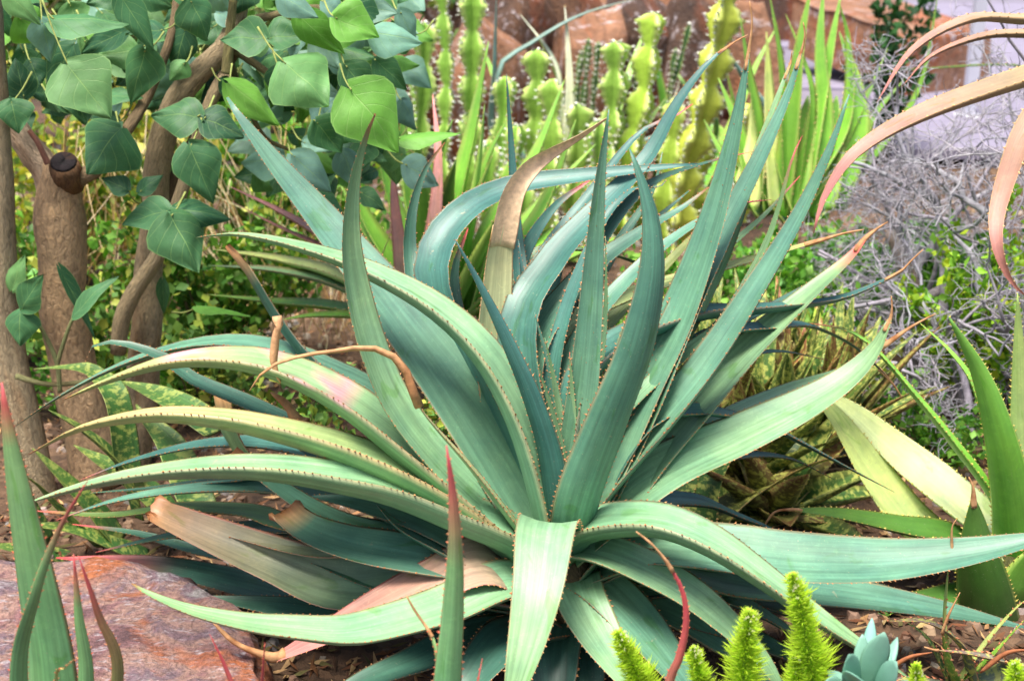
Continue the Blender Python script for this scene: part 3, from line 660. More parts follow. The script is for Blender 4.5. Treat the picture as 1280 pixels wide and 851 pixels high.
def limb(parent, pts, rad, Y, name='branch', col=(140,112,84), n=26, k=14, wob=.10, d=None):
    ds=smooth_list(list(d or (0,0)),len(pts)); p3=[P(x,y,Y+q) for (x,y),q in zip(pts,ds)]
    C=spline(p3,n); mb=MB(); m=mpp(p3[0]); rr=smooth_list([r*m for r in rad],n); ph=random.random()*30
    C=[c+Vector((noise.noise(c*9),noise.noise(c*9+Vector((4,0,0))),0))*rr[0]*.12 for c in C]
    mb.tube(C,rr,k,lin(col),squash=lambda t,s:1+wob*noise.noise(Vector((math.cos(t)*1.3,math.sin(t)*1.3+ph,s*7)))+.04*noise.noise(Vector((math.cos(t)*4,math.sin(t)*4+ph,s*22))))
    return mb.build(name,MAT['bark'],parent)
YT=2.42
base=G(110,575); treeA=thing('tree',(P(110,575,YT).x,YT,0),'broad-leaved tree with thick trunk and a dark round pruned stub','tree','broad-leaved trees in the bed')
limb(treeA,[(122,600),(112,540),(92,455),(80,380),(76,300),(74,245),(76,205)],[34,31,29,28,28,30,22],YT,'trunk',(176,146,112))
limb(treeA,[(74,250),(58,215),(38,186),(12,152),(-20,110)],[24,19,17,15,13],YT,'branch',(178,156,132),d=(0,.02))
limb(treeA,[(76,240),(100,222),(120,212),(150,175),(185,120),(215,40),(225,-30)],[14,10,8,7,6,5,4],YT,'branch',(140,118,88),d=(0,-.02,.1))
limb(treeA,[(60,205),(48,180),(36,163)],[4,3.5,3],YT-.05,'branch',(150,100,82))
# pruned stub: short collar with a dark, hollowed cut face
sp=P(80,205,YT-.03); n_=(CP-sp).normalized()*.7+Vector((-.1,0,.75)); n_.normalize(); sb=MB()
sb.tube([sp-n_*.05,sp-n_*.01,sp+n_*.004],[.030,.027,.024],18,lin((120,88,60)),squash=lambda t,s:1+.1*noise.noise(Vector((math.cos(t)*2,math.sin(t)*2,s))))
stb=sb.build('pruned_stub',MAT['bark'],treeA)
cb=MB(); cb.tube([sp+n_*.0045,sp+n_*.0085,sp+n_*.006],[.0225,.020,.006],18,lin((30,20,24))); x_=cb.build('cut_face',MAT['bark'],stb); x_.location=(0,0,0)
treeB=thing('tree',(P(170,590,2.5).x,2.5,0),'broad-leaved tree with slender grey trunk leaning up to the right','tree','broad-leaved trees in the bed')
limb(treeB,[(158,610),(165,555),(178,470),(184,400),(187,320),(193,250),(200,185),(222,125),(252,88),(282,60),(298,20),(304,-40)],[30,26,21,19,18,17,16,15,14,13,11,9],2.5,'trunk',(172,152,120),n=44)
limb(treeB,[(148,440),(152,400),(168,365),(198,318),(222,255),(243,185),(262,130),(283,92)],[10,11,10,9,8,8,7,9],2.44,'branch',(172,152,118),d=(0,-.02,.06))
limb(treeB,[(190,290),(215,230),(240,180),(275,100),(300,60)],[9,8,7,6,5],2.52,'branch',(120,100,76))
limb(treeB,[(298,30),(340,20),(400,10),(450,30)],[6,5,4,3],2.5,'branch',(130,118,80),d=(0,-.1))
limb(treeB,[(290,60),(350,100),(420,130),(470,150)],[6,4,3,2],2.5,'branch',(120,110,70),d=(0,.0,-.05))
limb(treeB,[(282,60),(300,110),(330,170),(370,190),(420,210)],[5,4,3,2.5,2],2.52,'branch',(120,110,70),d=(0,.05))
limb(treeB,[(283,92),(286,60),(292,0)],[7,6,5],2.46,'branch',(150,140,90))
treeC=thing('tree',(P(25,600,2.35).x,2.35,0),'narrow tree trunk with a low pair of round green leaves','tree','broad-leaved trees in the bed')
limb(treeC,[(48,640),(34,570),(20,490),(8,410),(2,330),(0,250),(-8,120),(-14,-20)],[28,24,20,19,18,17,16,14],2.35,'trunk',(166,148,118),n=40)
limb(treeC,[(20,470),(60,480),(110,475),(115,455)],[4,3,3,2.5],2.3,'branch',(150,150,100))
limb(treeC,[(75,490),(70,450),(45,400),(28,386)],[3,3,2.5,2],2.28,'branch',(150,156,100))
limb(treeC,[(70,460),(82,420),(92,395)],[3,2.5,2],2.28,'branch',(150,156,100))
for args in [(28,385,50,344,44,2.26,-.02,0,'n'),(26,389,21,430,46,2.26,-.03,0,'n'),(15,362,27,320,30,2.32,0,20,'l'),(92,394,130,340,34,2.26,0,30,'n')]:
    blade(treeC,*args)
tl=[ # base, tip, width, depth offset, tip depth, roll, colour, stalk end
 (64,24,158,22,58,-.16,0,20,'n',(50,-8)),(8,-8,52,28,36,-.2,0,-10,'l',None),(52,26,66,80,44,-.15,0,0,'s',(50,-8)),(85,83,134,146,92,-.22,-.03,0,'l',(50,-8)),
 (150,-8,193,64,46,-.12,0,10,'n',(165,-30)),(181,62,163,133,56,-.1,0,0,'n',(205,40)),(232,36,214,95,46,.02,0,0,'d',(230,0)),(238,0,266,48,58,-.1,0,0,'n',(210,-10)),
 (158,38,94,66,38,-.02,0,10,'d',(170,10)),(92,58,50,124,50,.0,0,0,'d',(100,20)),(30,122,20,74,44,-.05,0,0,'d',(40,140)),(14,126,22,166,50,-.12,-.02,0,'n',(40,90)),
 (148,152,104,178,56,-.05,0,0,'d',(165,130)),(150,162,104,214,88,-.2,-.03,0,'n',(145,140)),(250,146,186,138,60,-.16,0,0,'n',(268,120)),(253,147,306,166,58,-.16,0,0,'d',(268,120)),
 (236,182,268,253,66,-.2,-.02,0,'n',(252,148)),(160,238,127,221,30,-.05,0,0,'d',(175,255)),(174,240,202,218,28,-.05,0,0,'d',(180,258)),
 (211,264,147,272,50,-.18,0,0,'n',(232,240)),(214,262,286,264,48,-.17,0,0,'d',(232,240)),(213,267,252,338,80,-.2,-.03,0,'n',(232,240)),
 (76,337,124,424,24,-.1,0,30,'d',None),(246,383,312,384,30,-.05,0,40,'b',(215,390)),(203,350,205,398,18,-.02,0,0,'n',None)]
for bx,by,tx,ty,wp,dY,dz,roll,cn,st in tl: blade(treeA if bx<160 else treeB,bx,by,tx,ty,wp,2.45+dY,dz,roll,cn,stalk=st)
tr=[(332,48,274,45,58,-.14,0,0,'n',(350,60)),(336,48,387,38,54,-.1,0,0,'n',(350,60)),(355,78,412,126,98,-.2,-.03,0,'l',(322,34)),(350,84,352,132,42,-.08,0,0,'d',(340,60)),
 (285,104,352,152,52,-.05,0,0,'b',(290,80)),(395,152,428,192,56,-.12,0,0,'n',(402,130)),(394,150,430,124,52,-.08,0,0,'s',(402,130)),(372,18,428,72,46,-.14,0,-20,'b',(350,10)),
 (350,-6,398,22,40,-.18,0,0,'s',(340,-20)),(404,2,434,22,36,-.1,0,0,'s',(395,-15)),(396,44,428,84,46,-.05,0,0,'s',(400,20)),(418,22,474,46,64,-.16,0,0,'b',(405,0)),
 (464,40,528,46,56,-.12,0,0,'s',(440,20)),(437,110,502,183,96,-.2,-.03,0,'b',(425,80)),(497,174,573,156,44,-.15,0,35,'b',(470,160)),(452,156,418,176,30,-.1,0,0,'n',(460,140)),
 (366,194,418,236,54,-.14,0,0,'s',(360,180)),(392,196,428,214,26,-.06,0,0,'b',(380,190)),(396,242,434,268,40,-.1,0,0,'n',(390,220)),(450,240,484,258,32,-.12,0,0,'n',(440,225)),
 (428,190,448,238,40,-.1,0,0,'s',(425,170)),(432,82,470,128,50,-.05,0,0,'n',(425,60)),(440,4,480,30,46,-.05,0,0,'d',(430,-10)),(500,14,522,60,30,-.02,0,0,'s',(490,0)),(470,76,512,110,40,-.02,0,0,'n',None)]
for bx,by,tx,ty,wp,dY,dz,roll,cn,st in tr: blade(treeB,bx,by,tx,ty,wp,2.45+dY,dz,roll,cn,stalk=st)
rd=random.Random(12)
for i in range(215):   # leaves deeper in the crowns
    x=rd.uniform(-20,510); y=rd.uniform(-40,110+ (30 if x<330 else 110)); a=rd.uniform(-.2,3.3); l=rd.uniform(30,58)
    if 150<x<330 and y>105 : continue
    if 30<x<150 and y>150: continue
    Yq=2.42+rd.uniform(0,.5); tx_=x+math.cos(a)*l; ty_=y+math.sin(a)*l*.8
    blade(treeA if x<170 else treeB,x,y,tx_,ty_,l*rd.uniform(.75,1.05),Yq,rd.uniform(-.04,.04),rd.uniform(-25,25),rd.choice('nsdndlb' if x<330 else 'nssblbn'),stalk=(x-(tx_-x)*.5,y-20),rnd=rd)

for i in range(70):
    x=rd.uniform(310,520); y=rd.uniform(-20,225)*(1 if x<470 else .8); a=rd.uniform(-.3,3.2); l=rd.uniform(30,52); tx_=x+math.cos(a)*l; ty_=y+math.sin(a)*l*.8
    blade(treeB,x,y,tx_,ty_,l*rd.uniform(.75,1.05),2.52+rd.uniform(0,.3),rd.uniform(-.04,.04),rd.uniform(-30,30),rd.choice('nsslbnd'),stalk=(x-(tx_-x)*.5,y-18),rnd=rd)
# ================================================================ helper plants
def rosette(parent, c, n, Ln, wd, pal, elev=(20,80), mat='skin_bg', seed=1, az=(0,360), droop=.25, **kw):
    rd=random.Random(seed)
    for i in range(n):
        a=R(az[0]+(az[1]-az[0])*((i*.618+rd.uniform(-.06,.06))%1)); e=R(elev[0]+(elev[1]-elev[0])*(i/max(1,n-1))+rd.uniform(-6,6)); l=Ln*rd.uniform(.8,1.1)
        o=Vector((math.cos(a),math.sin(a),0)); pts=[]
        for k in range(6):
            t=k/5; ee=e-droop*1.4*(t-.2)*(1 if e<1.2 else .4)
            d=o*math.cos(ee)+Vector((0,0,math.sin(ee)))
            pts.append((pts[-1]+d*(l/5)) if pts else Vector(c)+o*.012)
        for q in pts: q.z=max(q.z,.012)
        k2=dict(kw); pl=rd.choice(pal) if isinstance(pal,(list,tuple)) else pal
        leaf3d(parent,pts,wd*rd.uniform(.85,1.15),pal=pl,mat=mat,out=(o.x,o.y),n=16,M=5,**k2)
def shrub(name, c, rad, nst, nleaf, lsize, cols, label, cat, seed, group=None, stemc=(110,96,70), shape=1.0, mat='foliage', up=.6, thick=.003):
    """small leafy shrub: branching stems from the base, leaves set along the shoots"""
    rd=random.Random(seed); root=thing(name,(c[0],c[1],c[2]),label,cat,group); sm=MB(); lf=MB(); c=Vector(c)
    ends=[]
    for i in range(nst):
        a=rd.random()*6.283; rr=rad[0]*math.sqrt(rd.random()); tip=c+Vector((math.cos(a)*rr,math.sin(a)*rr*rad[1]/rad[0],rad[2]*rd.uniform(.45,1)*(1-.35*(rr/rad[0])**2)))
        mid=c.lerp(tip,.5)+Vector((rd.uniform(-1,1),rd.uniform(-1,1),rd.uniform(-.2,.6)))*rad[0]*.15
        C=spline([c+Vector((rd.uniform(-1,1),rd.uniform(-1,1),0))*rad[0]*.15,mid,tip],9); sm.tube(C,lambda s:thick*(1-.7*s),5,lin(stemc))
        ends.append(C)
    per=max(1,nleaf//nst)
    for C in ends:
        for k in range(per):
            t=1-rd.random()**1.6*.75; q=t*8; i=min(7,int(q)); p=C[i].lerp(C[i+1],q-i)+Vector((rd.gauss(0,1),rd.gauss(0,1),rd.gauss(0,1)))*rad[0]*.05
            d=Vector((rd.gauss(0,1),rd.gauss(0,1),rd.gauss(0,1)+up)).normalized(); s2=d.cross(Vector((rd.gauss(0,1),rd.gauss(0,1),rd.gauss(0,1)))).normalized(); nn=s2.cross(d)
            l=lsize*rd.uniform(.6,1.2); wv=l*.24*shape; cc=jit(rd.choice(cols),.2,rd)
            i0=lf.vert(p,cc); i1=lf.vert(p+d*l*.55+s2*wv+nn*l*.06,cc); i2=lf.vert(p+d*l,cc); i3=lf.vert(p+d*l*.55-s2*wv+nn*l*.06,cc); i4=lf.vert(p+d*l*.5-nn*l*.03,cc)
            lf.f+= [(i0,i1,i4),(i1,i2,i4),(i2,i3,i4),(i3,i0,i4)]
    sm.build('stems',MAT['twig'],root,kind='stuff'); lf.build('foliage',MAT[mat],root,kind='stuff'); return root

# ================================================================ spiny segmented cactus columns behind
def column(parent, pts, wpx, Y, rd, tint=(136,178,72), base=True):
    """jointed column: three-winged section, pinched between joints, white spine tufts down every rib"""
    P3=[P(x,y,Y) for x,y in pts]
    if base: P3.append(Vector((P3[-1].x,P3[-1].y+.02,.0)))
    P3=P3[::-1]; Lm=sum((a-b).length for a,b in zip(P3,P3[1:])); n=max(30,int(Lm/.009)); C=spline(P3,n); R0=wpx*.5*mpp(P3[-1])*1.3
    seg=.125*rd.uniform(.85,1.15); ph=rd.random(); tw=rd.random()*6.28; nr=rd.choice((3,3,4)); mb=MB(); ribs=[[] for _ in range(nr)]; col=jit(lin(tint),.12,rd); K=nr*6
    rows=[]; Ld=0
    for i,c in enumerate(C):
        if i: Ld+=(c-C[i-1]).length
        T=(C[min(i+1,n-1)]-C[max(0,i-1)]).normalized(); a=(Vector((1,.1,0))-T*T.x).normalized(); b=T.cross(a)
        f=(( Lm-Ld)/seg+ph*.3)%1; pin=.36+.64*(f/.4 if f<.4 else (1-f)/.6)**.8
        end=min(1,((Lm-Ld)/(seg*.22)+.08))**.55; wav=1+.13*math.sin(Ld*2*math.pi/.026)
        row=[]
        for k in range(K):
            th=2*math.pi*k/K; sh=.20+.80*abs(math.cos(nr*th/2))**3.6
            r=R0*sh*pin*end*(wav if sh>.8 else 1)
            d=a*math.cos(th+tw)+b*math.sin(th+tw)
            cc=mix(col,lin((222,228,150)),.7 if sh>.9 else 0)
            row.append(mb.vert(c+d*r,cc))
            if k%6==0: ribs[k//6].append((c+d*r,d,T))
        rows.append(row)
    for i in range(n-1):
        for k in range(K): mb.f.append((rows[i][k],rows[i][(k+1)%K],rows[i+1][(k+1)%K],rows[i+1][k]))
    mb.f.append(tuple(rows[-1])); o=mb.build('column',MAT['euph'],parent)
    sbm=MB(); wc=lin((236,236,224))
    for rb in ribs:
        for q in range(0,len(rb),2):
            p,d,T=rb[q]; sdv=d.cross(T).normalized()
            for z in range(9):
                v=(d+sdv*rd.uniform(-.9,.9)+T*rd.uniform(-.5,.6)).normalized()*rd.uniform(.006,.014); s_=v.cross(T).normalized()*.0036
                sbm.f.append((sbm.vert(p-s_-d*.001,wc),sbm.vert(p+s_-d*.001,wc),sbm.vert(p+v,wc)))
    x=sbm.build('spines',MAT['spine'],o,smooth=False,kind='stuff'); x.location=(0,0,0); o_loc=o.location
    return o
rd=random.Random(3)
def cactus(x,label,cols,tint=(136,178,72)):
    Y=cols[0][2]; c=P(x,250,Y); root=thing('cactus',(c.x,Y,0),label,'cactus','yellow-green spiny cactus clumps')
    for pts,wp,Yc in cols: column(root,pts,wp,Yc,rd,tint)
cactus(560,'tall yellow-green jointed cactus clump with white spines before the rusty boulder',[([(592,-60),(590,60),(588,170),(580,250)],38,4.0),([(530,28),(528,110),(520,200),(515,260)],34,3.9),([(553,-20),(560,90),(556,200)],24,4.3),([(632,96),(628,170),(622,250)],32,3.95),([(648,156),(642,210),(636,270)],28,3.8),([(612,175),(610,260)],30,3.7)])
cactus(720,'clump of short knobbly green cactus columns with scalloped white-spined ribs',[([(672,62),(672,130),(664,230)],36,4.0),([(691,99),(692,170),(690,250)],34,3.9),([(722,130),(720,200),(712,270)],36,3.8),([(770,52),(768,120),(758,220)],38,4.05),([(748,150),(746,200),(742,280)],30,3.75),([(690,190),(684,280)],32,3.6),([(655,225),(650,300)],28,3.55)],(134,174,72))
cactus(815,'bent cactus column with arrow-shaped top leaning towards the tall aloe leaves',[([(819,16),(812,70),(806,120),(790,180),(780,270)],38,4.05),([(848,120),(840,190),(830,260)],30,4.0),([(800,130),(796,200)],28,4.15)],(158,188,72))
cactus(880,'bright yellow jointed cactus column leaning behind the tall aloe leaves',[([(912,-50),(905,10),(892,75),(872,160),(858,200),(850,270)],46,3.95),([(880,120),(872,200)],38,4.1),([(935,130),(930,220)],30,4.2)],(190,202,80))
# dark finger cacti
dk=thing('cactus',(P(735,150,4.5).x,4.5,0),'dark green finger-like spiny stems between the pale leaves and bent cactus','cactus')
for pts in ([(736,48),(732,100),(725,170)],[(748,52),(742,120),(735,180)],[(728,62),(720,120),(716,170)],[(862,30),(852,70),(835,130)],[(845,60),(838,110),(830,160)]): column(dk,pts,8,4.6,rd,(64,100,56))

# ================================================================ green aloe behind (bright strap leaves)
gb=P(545,330,3.0); gal=thing('aloe_plant',(gb.x,3.0,0),'bright green upright aloe growing between the blue aloe and the cactus','aloe'); A2=Plant(gal,3.0)
g=dict(mat='skin_bg',teeth=.014,tooth=.004,tcol=TOOTHP,n=20,M=5,ch=.35)
for pts,wp,dd,pl in [([(560,400),(520,290),(505,200),(500,120)],48,(.1,.15),'bright'),([(565,400),(585,300),(600,200),(606,130)],54,(0,.0),'bright'),([(575,400),(650,310),(690,240),(720,150)],44,(.05,.12),'bright'),([(540,400),(470,310),(440,260),(425,230)],46,(.05,.1),'bright'),
 ([(556,400),(562,320),(572,250),(592,163),(611,52)],46,(0,.05),'bright'),([(548,400),(540,300),(546,210),(566,150)],38,(0,-.05),'bright'),
 ([(580,400),(610,300),(640,240),(672,190),(706,100)],38,(0,.1),'bright'),([(545,400),(530,300),(525,230),(520,160)],42,(0,-.1),'bright'),
 ([(560,400),(590,280),(610,200),(640,140)],40,(.1,.15),'green'),([(540,400),(505,300),(480,220),(470,150)],40,(0,.05),'bright'),
 ([(530,400),(490,330),(455,270),(430,200)],36,(0,.1),'green'),([(570,400),(640,330),(700,290),(760,240)],46,(0,.1),'bright'),
 ([(570,400),(660,350),(740,310),(800,290)],40,(0,.05),'green'),([(555,400),(580,300),(600,240),(618,190)],60,(-.05,-.05),'green'),
 ([(545,400),(555,300),(560,250),(570,200)],60,(-.05,-.1),'dgreen'),([(560,400),(615,290),(650,240),(690,215)],44,(-.05,-.1),'green'),
 ([(560,400),(640,300),(700,230),(745,180)],40,(.1,.2),'bright')]: A2.leaf(pts,wp*1.35,dd,pal=pl,**g)
rs=thing('aloe_plant',(P(500,400,2.75).x,2.75,0),'aloe with pale green and rosy pink leaves spreading behind the tree','aloe'); A3=Plant(rs,2.75)
for pts,wp,dd,pl in [
 ([(520,400),(440,322),(392,290),(340,260),(284,232)],40,(0,.05),'rose'),([(520,405),(450,335),(400,308),(340,280),(290,252)],24,(0,.02),'rose'),
 ([(520,410),(430,350),(350,326),(268,312)],56,(0,-.02),'lime'),([(520,420),(430,362),(350,340),(262,332)],48,(0,-.08),'pale'),
 ([(520,425),(430,388),(340,378),(258,368)],44,(0,-.06),'green'),([(510,410),(500,320),(492,240),(495,185)],26,(0,.05),'rose'),([(515,410),(540,300),(548,200),(541,118)],26,(0,.2),'rose'),
 ([(520,430),(470,400),(400,395),(350,400)],44,(0,-.15),'green')]: A3.leaf(pts,wp,dd,pal=pl,**g)
yl=P(478,320,2.5); ylp=thing('leaf_sprout',(yl.x,2.5,0),'yellowing mottled leaf standing behind the big aloe','leaf'); A4=Plant(ylp,2.5)
A4.leaf([(460,420),(466,370),(474,330),(490,288)],26,(0,0),pal='lime',mat='spot',tipbrown=.1,teeth=0)
A4.leaf([(300,470),(305,440),(310,402)],14,(-.1,-.1),pal='lime',mat='spot',tipbrown=.2,teeth=0)
# pale bluish and white striped leaves among the cactus
wl=thing('agave_plant',(P(700,200,4.2).x,4.2,0),'pale striped agave leaves poking up between the cactus columns','agave'); A5=Plant(wl,4.2)
for pts,wp,pl in [([(705,240),(712,130),(710,60),(706,8)],18,'white'),([(705,240),(700,120),(690,72),(650,18)],18,'white'),([(690,240),(640,170),(624,90),(665,55),(730,18),(815,-6)],22,'slate'),
  ([(690,240),(618,180),(617,85),(621,-20)],20,'slate'),([(710,240),(800,210),(840,130),(850,100)],16,'white'),([(710,250),(780,190),(850,160),(880,165)],16,'slate')]: A5.leaf(pts,wp,(0,.1),pal=pl,**g)
sd=thing('strap_plant',(P(800,230,4.4).x,4.4,0),'dark green strap leaves crowding up between the cactus columns','plant'); A13=Plant(sd,4.4); rq=random.Random(8)
for i in range(34):
    x=rq.uniform(640,990); h=rq.uniform(60,190); lean=rq.uniform(-70,70)
    A13.leaf([(800+(x-800)*.55,262),(x,240-h*.4),(x+lean*.5,240-h*.8),(x+lean,240-h*1.1)],rq.uniform(14,24),(rq.uniform(-.15,.2),rq.uniform(-.25,.4)),pal=rq.choice(('green','dgreen','bright','slate','bright')),**g)
# green strap plant at upper right
sg=thing('strap_plant',(P(1010,240,3.6).x,3.6,0),'clump of tall green strap leaves before the sandstone block','plant'); A6=Plant(sg,3.6)
for pts,wp,pl in [([(960,270),(950,170),(935,90),(925,20)],26,'green'),([(975,270),(990,150),(1000,60),(1015,-20)],26,'green'),([(1010,270),(1030,160),(1025,60),(1030,-20)],24,'bright'),([(1000,270),(1045,200),(1085,120),(1110,60)],20,'green'),([(950,270),(905,200),(880,150)],30,'bright'),([(1000,260),(1013,190),(1034,85),(1052,-10)],26,'bright'),([(1040,260),(1072,170),(1068,100),(1049,40)],30,'bright'),([(985,260),(980,150),(974,70),(961,-10)],20,'green'),([(1000,260),(1015,130),(1002,70),(982,18)],14,'green'),
 ([(970,260),(962,150),(958,40)],24,'lime'),([(940,260),(925,175),(898,98)],34,'bright'),([(985,260),(1000,190),(1010,120)],44,'green'),([(1020,260),(1040,180),(1046,120)],46,'bright'),([(1000,270),(975,200),(962,140)],40,'green'),([(1050,260),(1080,190),(1090,150),(1130,100)],22,'green'),
 ([(990,260),(1055,160),(1062,60),(1048,0)],22,'bright'),([(930,260),(945,180),(940,110)],30,'lime'),([(985,280),(935,220),(905,195)],30,'green'),([(1010,280),(1060,230),(1090,215)],30,'bright'),([(1010,280),(1090,200),(1150,110),(1175,-20)],16,'green')]: A6.leaf(pts,wp*1.3,(0,.08),pal=pl,**g)
dh=thing('leafy_stalk',(P(1300,150,3.9).x,3.9,0),'long dark green toothed leaf reaching sideways before the pale path','leaf'); A7=Plant(dh,3.9)
A7.leaf([(1340,260),(1330,120),(1280,84),(1160,86),(1060,94)],16,(0,0),pal='dgreen',mat='skin_bg',teeth=.02,tooth=.005,n=20,M=5,out=(-1,-.1))

# ================================================================ right-hand green aloe
rb=P(1262,705,1.98); ral=thing('aloe_plant',(rb.x,1.98,0),'green aloe with toothed upright and pale yellow-green leaves beside the grey dead shrub','aloe'); A8=Plant(ral,1.98)
g2=dict(mat='skin_bg',teeth=.0095,tooth=.0042,tcol=lin((190,180,80)),n=26,M=7,ch=.35)
for pts,wp,dd,pl,kw in [
 ([(1268,720),(1268,650),(1252,555),(1226,470),(1186,396)],62,(0,-.06,-.08),'bright',dict(out=(-.3,-1),ch=.25,th=.5,p=1.7)),
 ([(1260,720),(1240,580),(1218,487),(1190,443),(1150,404)],40,(0,.06,.1),'bright',dict()),
 ([(1270,725),(1245,632),(1190,554),(1140,492),(1096,440),(1060,414),(1012,404)],44,(0,.0,.02,.06),'bright',dict(redtip=.1,p=2)),
 ([(1262,725),(1180,690),(1130,650),(1085,590),(1045,525),(1014,488)],80,(.0,.04,.1),'lime',dict(tw=(0,25,30),p=2.6,redtip=.08,we=.1)),
 ([(1266,725),(1240,672),(1180,618),(1120,568),(1062,514),(1020,485)],78,(.0,.08,.14),'limew',dict(tw=(0,20,30),p=2.4,redtip=.08)),
 ([(1260,725),(1200,676),(1130,662),(1050,645),(990,637)],56,(.0,-.02,-.04),'dgreen',dict(p=2.4,we=.08,dry=[(968,640),(952,662)],tw=(0,10))),
 ([(1240,785),(1232,745),(1222,690),(1219,650),(1217,626)],74,(-.06,-.1,-.1),'dgreen',dict(out=(-.1,-1),p=2.2,we=.1,ch=.2,th=.6,dry=[(1216,608),(1211,596)],wb=1)),
 ([(1262,735),(1290,690),(1330,670)],96,(-.02,-.06),'green',dict(th=.6)),
 ([(1280,720),(1277,600),(1275,480),(1272,366)],30,(.0,-.02),'lime',dict(p=3,out=(-.1,-1))),
 ([(1285,720),(1310,600),(1320,500)],60,(0,-.05),'green',dict()),
 ([(1262,745),(1180,750),(1120,760),(1080,790)],60,(-.02,-.06),'dgreen',dict())]:
    k=dict(g2); k.update(kw); d_=k.pop('dry',None); A8.leaf(pts,wp,dd,dry=d_,pal=pl,**k)
c_=P(1262,740,1.98); sm=MB(); sm.tube([(c_.x,1.98,-.02),(c_.x,1.98,.06),(c_.x,1.98,max(.1,c_.z+.04))],[.05,.05,.02],12,lin((90,90,50))); sm.build('stem',MAT['bark'],ral)
# hanging pinkish leaves of a tall aloe standing out of frame on the right
tc=P(1440,100,2.35); tal=thing('tree_aloe',(tc.x,2.35,0),'tall stemmed aloe with long drooping pink-tinged leaves','aloe'); A9=Plant(tal,2.35)
sm=MB(); sm.tube(spline([(tc.x+.03,2.35,-.02),(tc.x-.01,2.36,.4),(tc.x,2.35,tc.z)],14),lambda s:.055-.015*s,14,lin((120,104,80))); sm.build('trunk',MAT['bark'],tal)
g3=dict(mat='skin_matte',teeth=.015,tooth=.0042,tcol=lin((225,180,130)),n=30,M=7,ch=.3,th=.7,pal='hang')
for pts,wp,dd,kw in [
 ([(1440,105),(1360,75),(1280,97),(1155,142),(1072,190),(1032,245),(1017,292)],46,(0,-.15,-.25,-.28),dict(p=3,tw=(0,4,8))),
 ([(1440,95),(1340,22),(1280,24),(1212,24),(1142,62),(1096,128)],32,(0,-.05,-.1),dict(p=2.6,tw=(0,5))),
 ([(1440,100),(1340,45),(1280,42),(1226,46),(1165,70),(1128,108)],28,(0,.02,.03),dict(p=2.4,tw=(0,5))),
 ([(1440,110),(1350,100),(1290,150),(1252,245),(1246,300),(1262,348),(1285,372)],38,(0,-.2,-.3,-.32),dict(p=2.8,tw=(0,8))),
 ([(1440,100),(1500,40),(1560,80),(1600,200)],40,(0,-.1,-.1),dict()),([(1440,100),(1470,30),(1520,20),(1570,80)],40,(0,.2,.3),dict()),
 ([(1440,110),(1440,140),(1420,230),(1400,320)],40,(0,-.2,-.3),dict()),([(1440,95),(1420,0),(1400,-60)],40,(0,.05,.1),dict())]:
    k=dict(g3); k.update(kw); A9.leaf(pts,wp,dd,**k)
# ================================================================ foreground aloes
def fg(name,label,bx,Y,leaves,group=None):
    c=P(bx,900,Y); root=thing(name,(c.x,Y,0),label,'aloe',group); pl=Plant(root,Y)
    for pts,wp,dd,pal,kw in leaves:
        pts=list(pts)+[]; x0,y0=pts[0]; 
        k=dict(teeth=.0085,tooth=.003,tcol=lin((190,80,60)),n=26,M=7,ch=.3); k.update(kw); d_=k.pop('dry',None)
        pl.leaf(pts,wp,dd,dry=d_,pal=pal,**k)
    sm=MB(); q=P(leaves[0][0][0][0],leaves[0][0][0][1],Y); sm.tube([(c.x,Y,-.02),(c.x,Y,.04),(q.x*.5+c.x*.5,Y,max(.06,q.z+.05))],[.03,.03,.012],10,lin((100,90,60))); sm.build('stem',MAT['bark'],root)
fg('aloe_plant','green aloe with one broad blade and red-tipped narrow leaves growing before the stone slab',60,1.34,[
 ([(66,1060),(62,860),(44,740),(24,630),(8,530),(2,478)],80,(0,-.02,-.02),'fgreen',dict(out=(-.2,-1),p=2.4,th=.3,tooth=.003,redtip=.12)),
 ([(62,1060),(24,860),(44,745),(74,662),(110,600)],34,(0,-.08,-.08),'fgreen',dict(out=(.4,-1),redtip=.2)),
 ([(72,1060),(106,870),(98,770),(92,692)],30,(0,-.02,-.02),'fgreen',dict(out=(.1,-1),redtip=.16,p=2.2)),
 ([(74,1060),(146,860),(122,765),(98,694)],26,(0,-.05,-.06),'fred',dict(out=(.6,-1),p=2.2,redtip=.2)),
 ([(76,1060),(70,860),(80,836),(92,824)],14,(0,-.1,-.12),'lime',dict()),
 ([(66,1060),(-30,900),(-60,800)],70,(0,-.1,-.1),'fgreen',dict())])
fg('aloe_plant','small aloe with two crimson leaf tips rising before the stone slab',300,1.3,[
 ([(305,1080),(300,900),(284,840),(262,792)],22,(0,0),'fred',dict(redtip=.5)),
 ([(312,1080),(326,930),(328,860),(331,802)],20,(0,-.03),'fred',dict(redtip=.5)),
 ([(300,1080),(240,980),(190,930)],30,(0,0),'fgreen',dict())])
fg('aloe_plant','slender aloe leaf with long red tip crossing before the big aloe',560,1.24,[
 ([(562,1140),(558,900),(566,770),(569,690),(566,620),(558,556)],50,(0,0,.0),'fgreen',dict(out=(.05,-1),p=2.0,redtip=.24,ch=.45)),
 ([(556,1140),(550,900),(545,812),(532,782)],16,(0,.04),'fgreen',dict(dry=[(520,765),(508,744)],we=.2)),
 ([(568,1140),(585,920),(594,870),(603,822)],22,(0,.02),'fred',dict(redtip=.5)),
 ([(560,1140),(530,960),(470,900)],40,(0,-.05),'fgreen',dict()),([(565,1140),(640,980),(700,930)],40,(0,-.05),'fgreen',dict())])
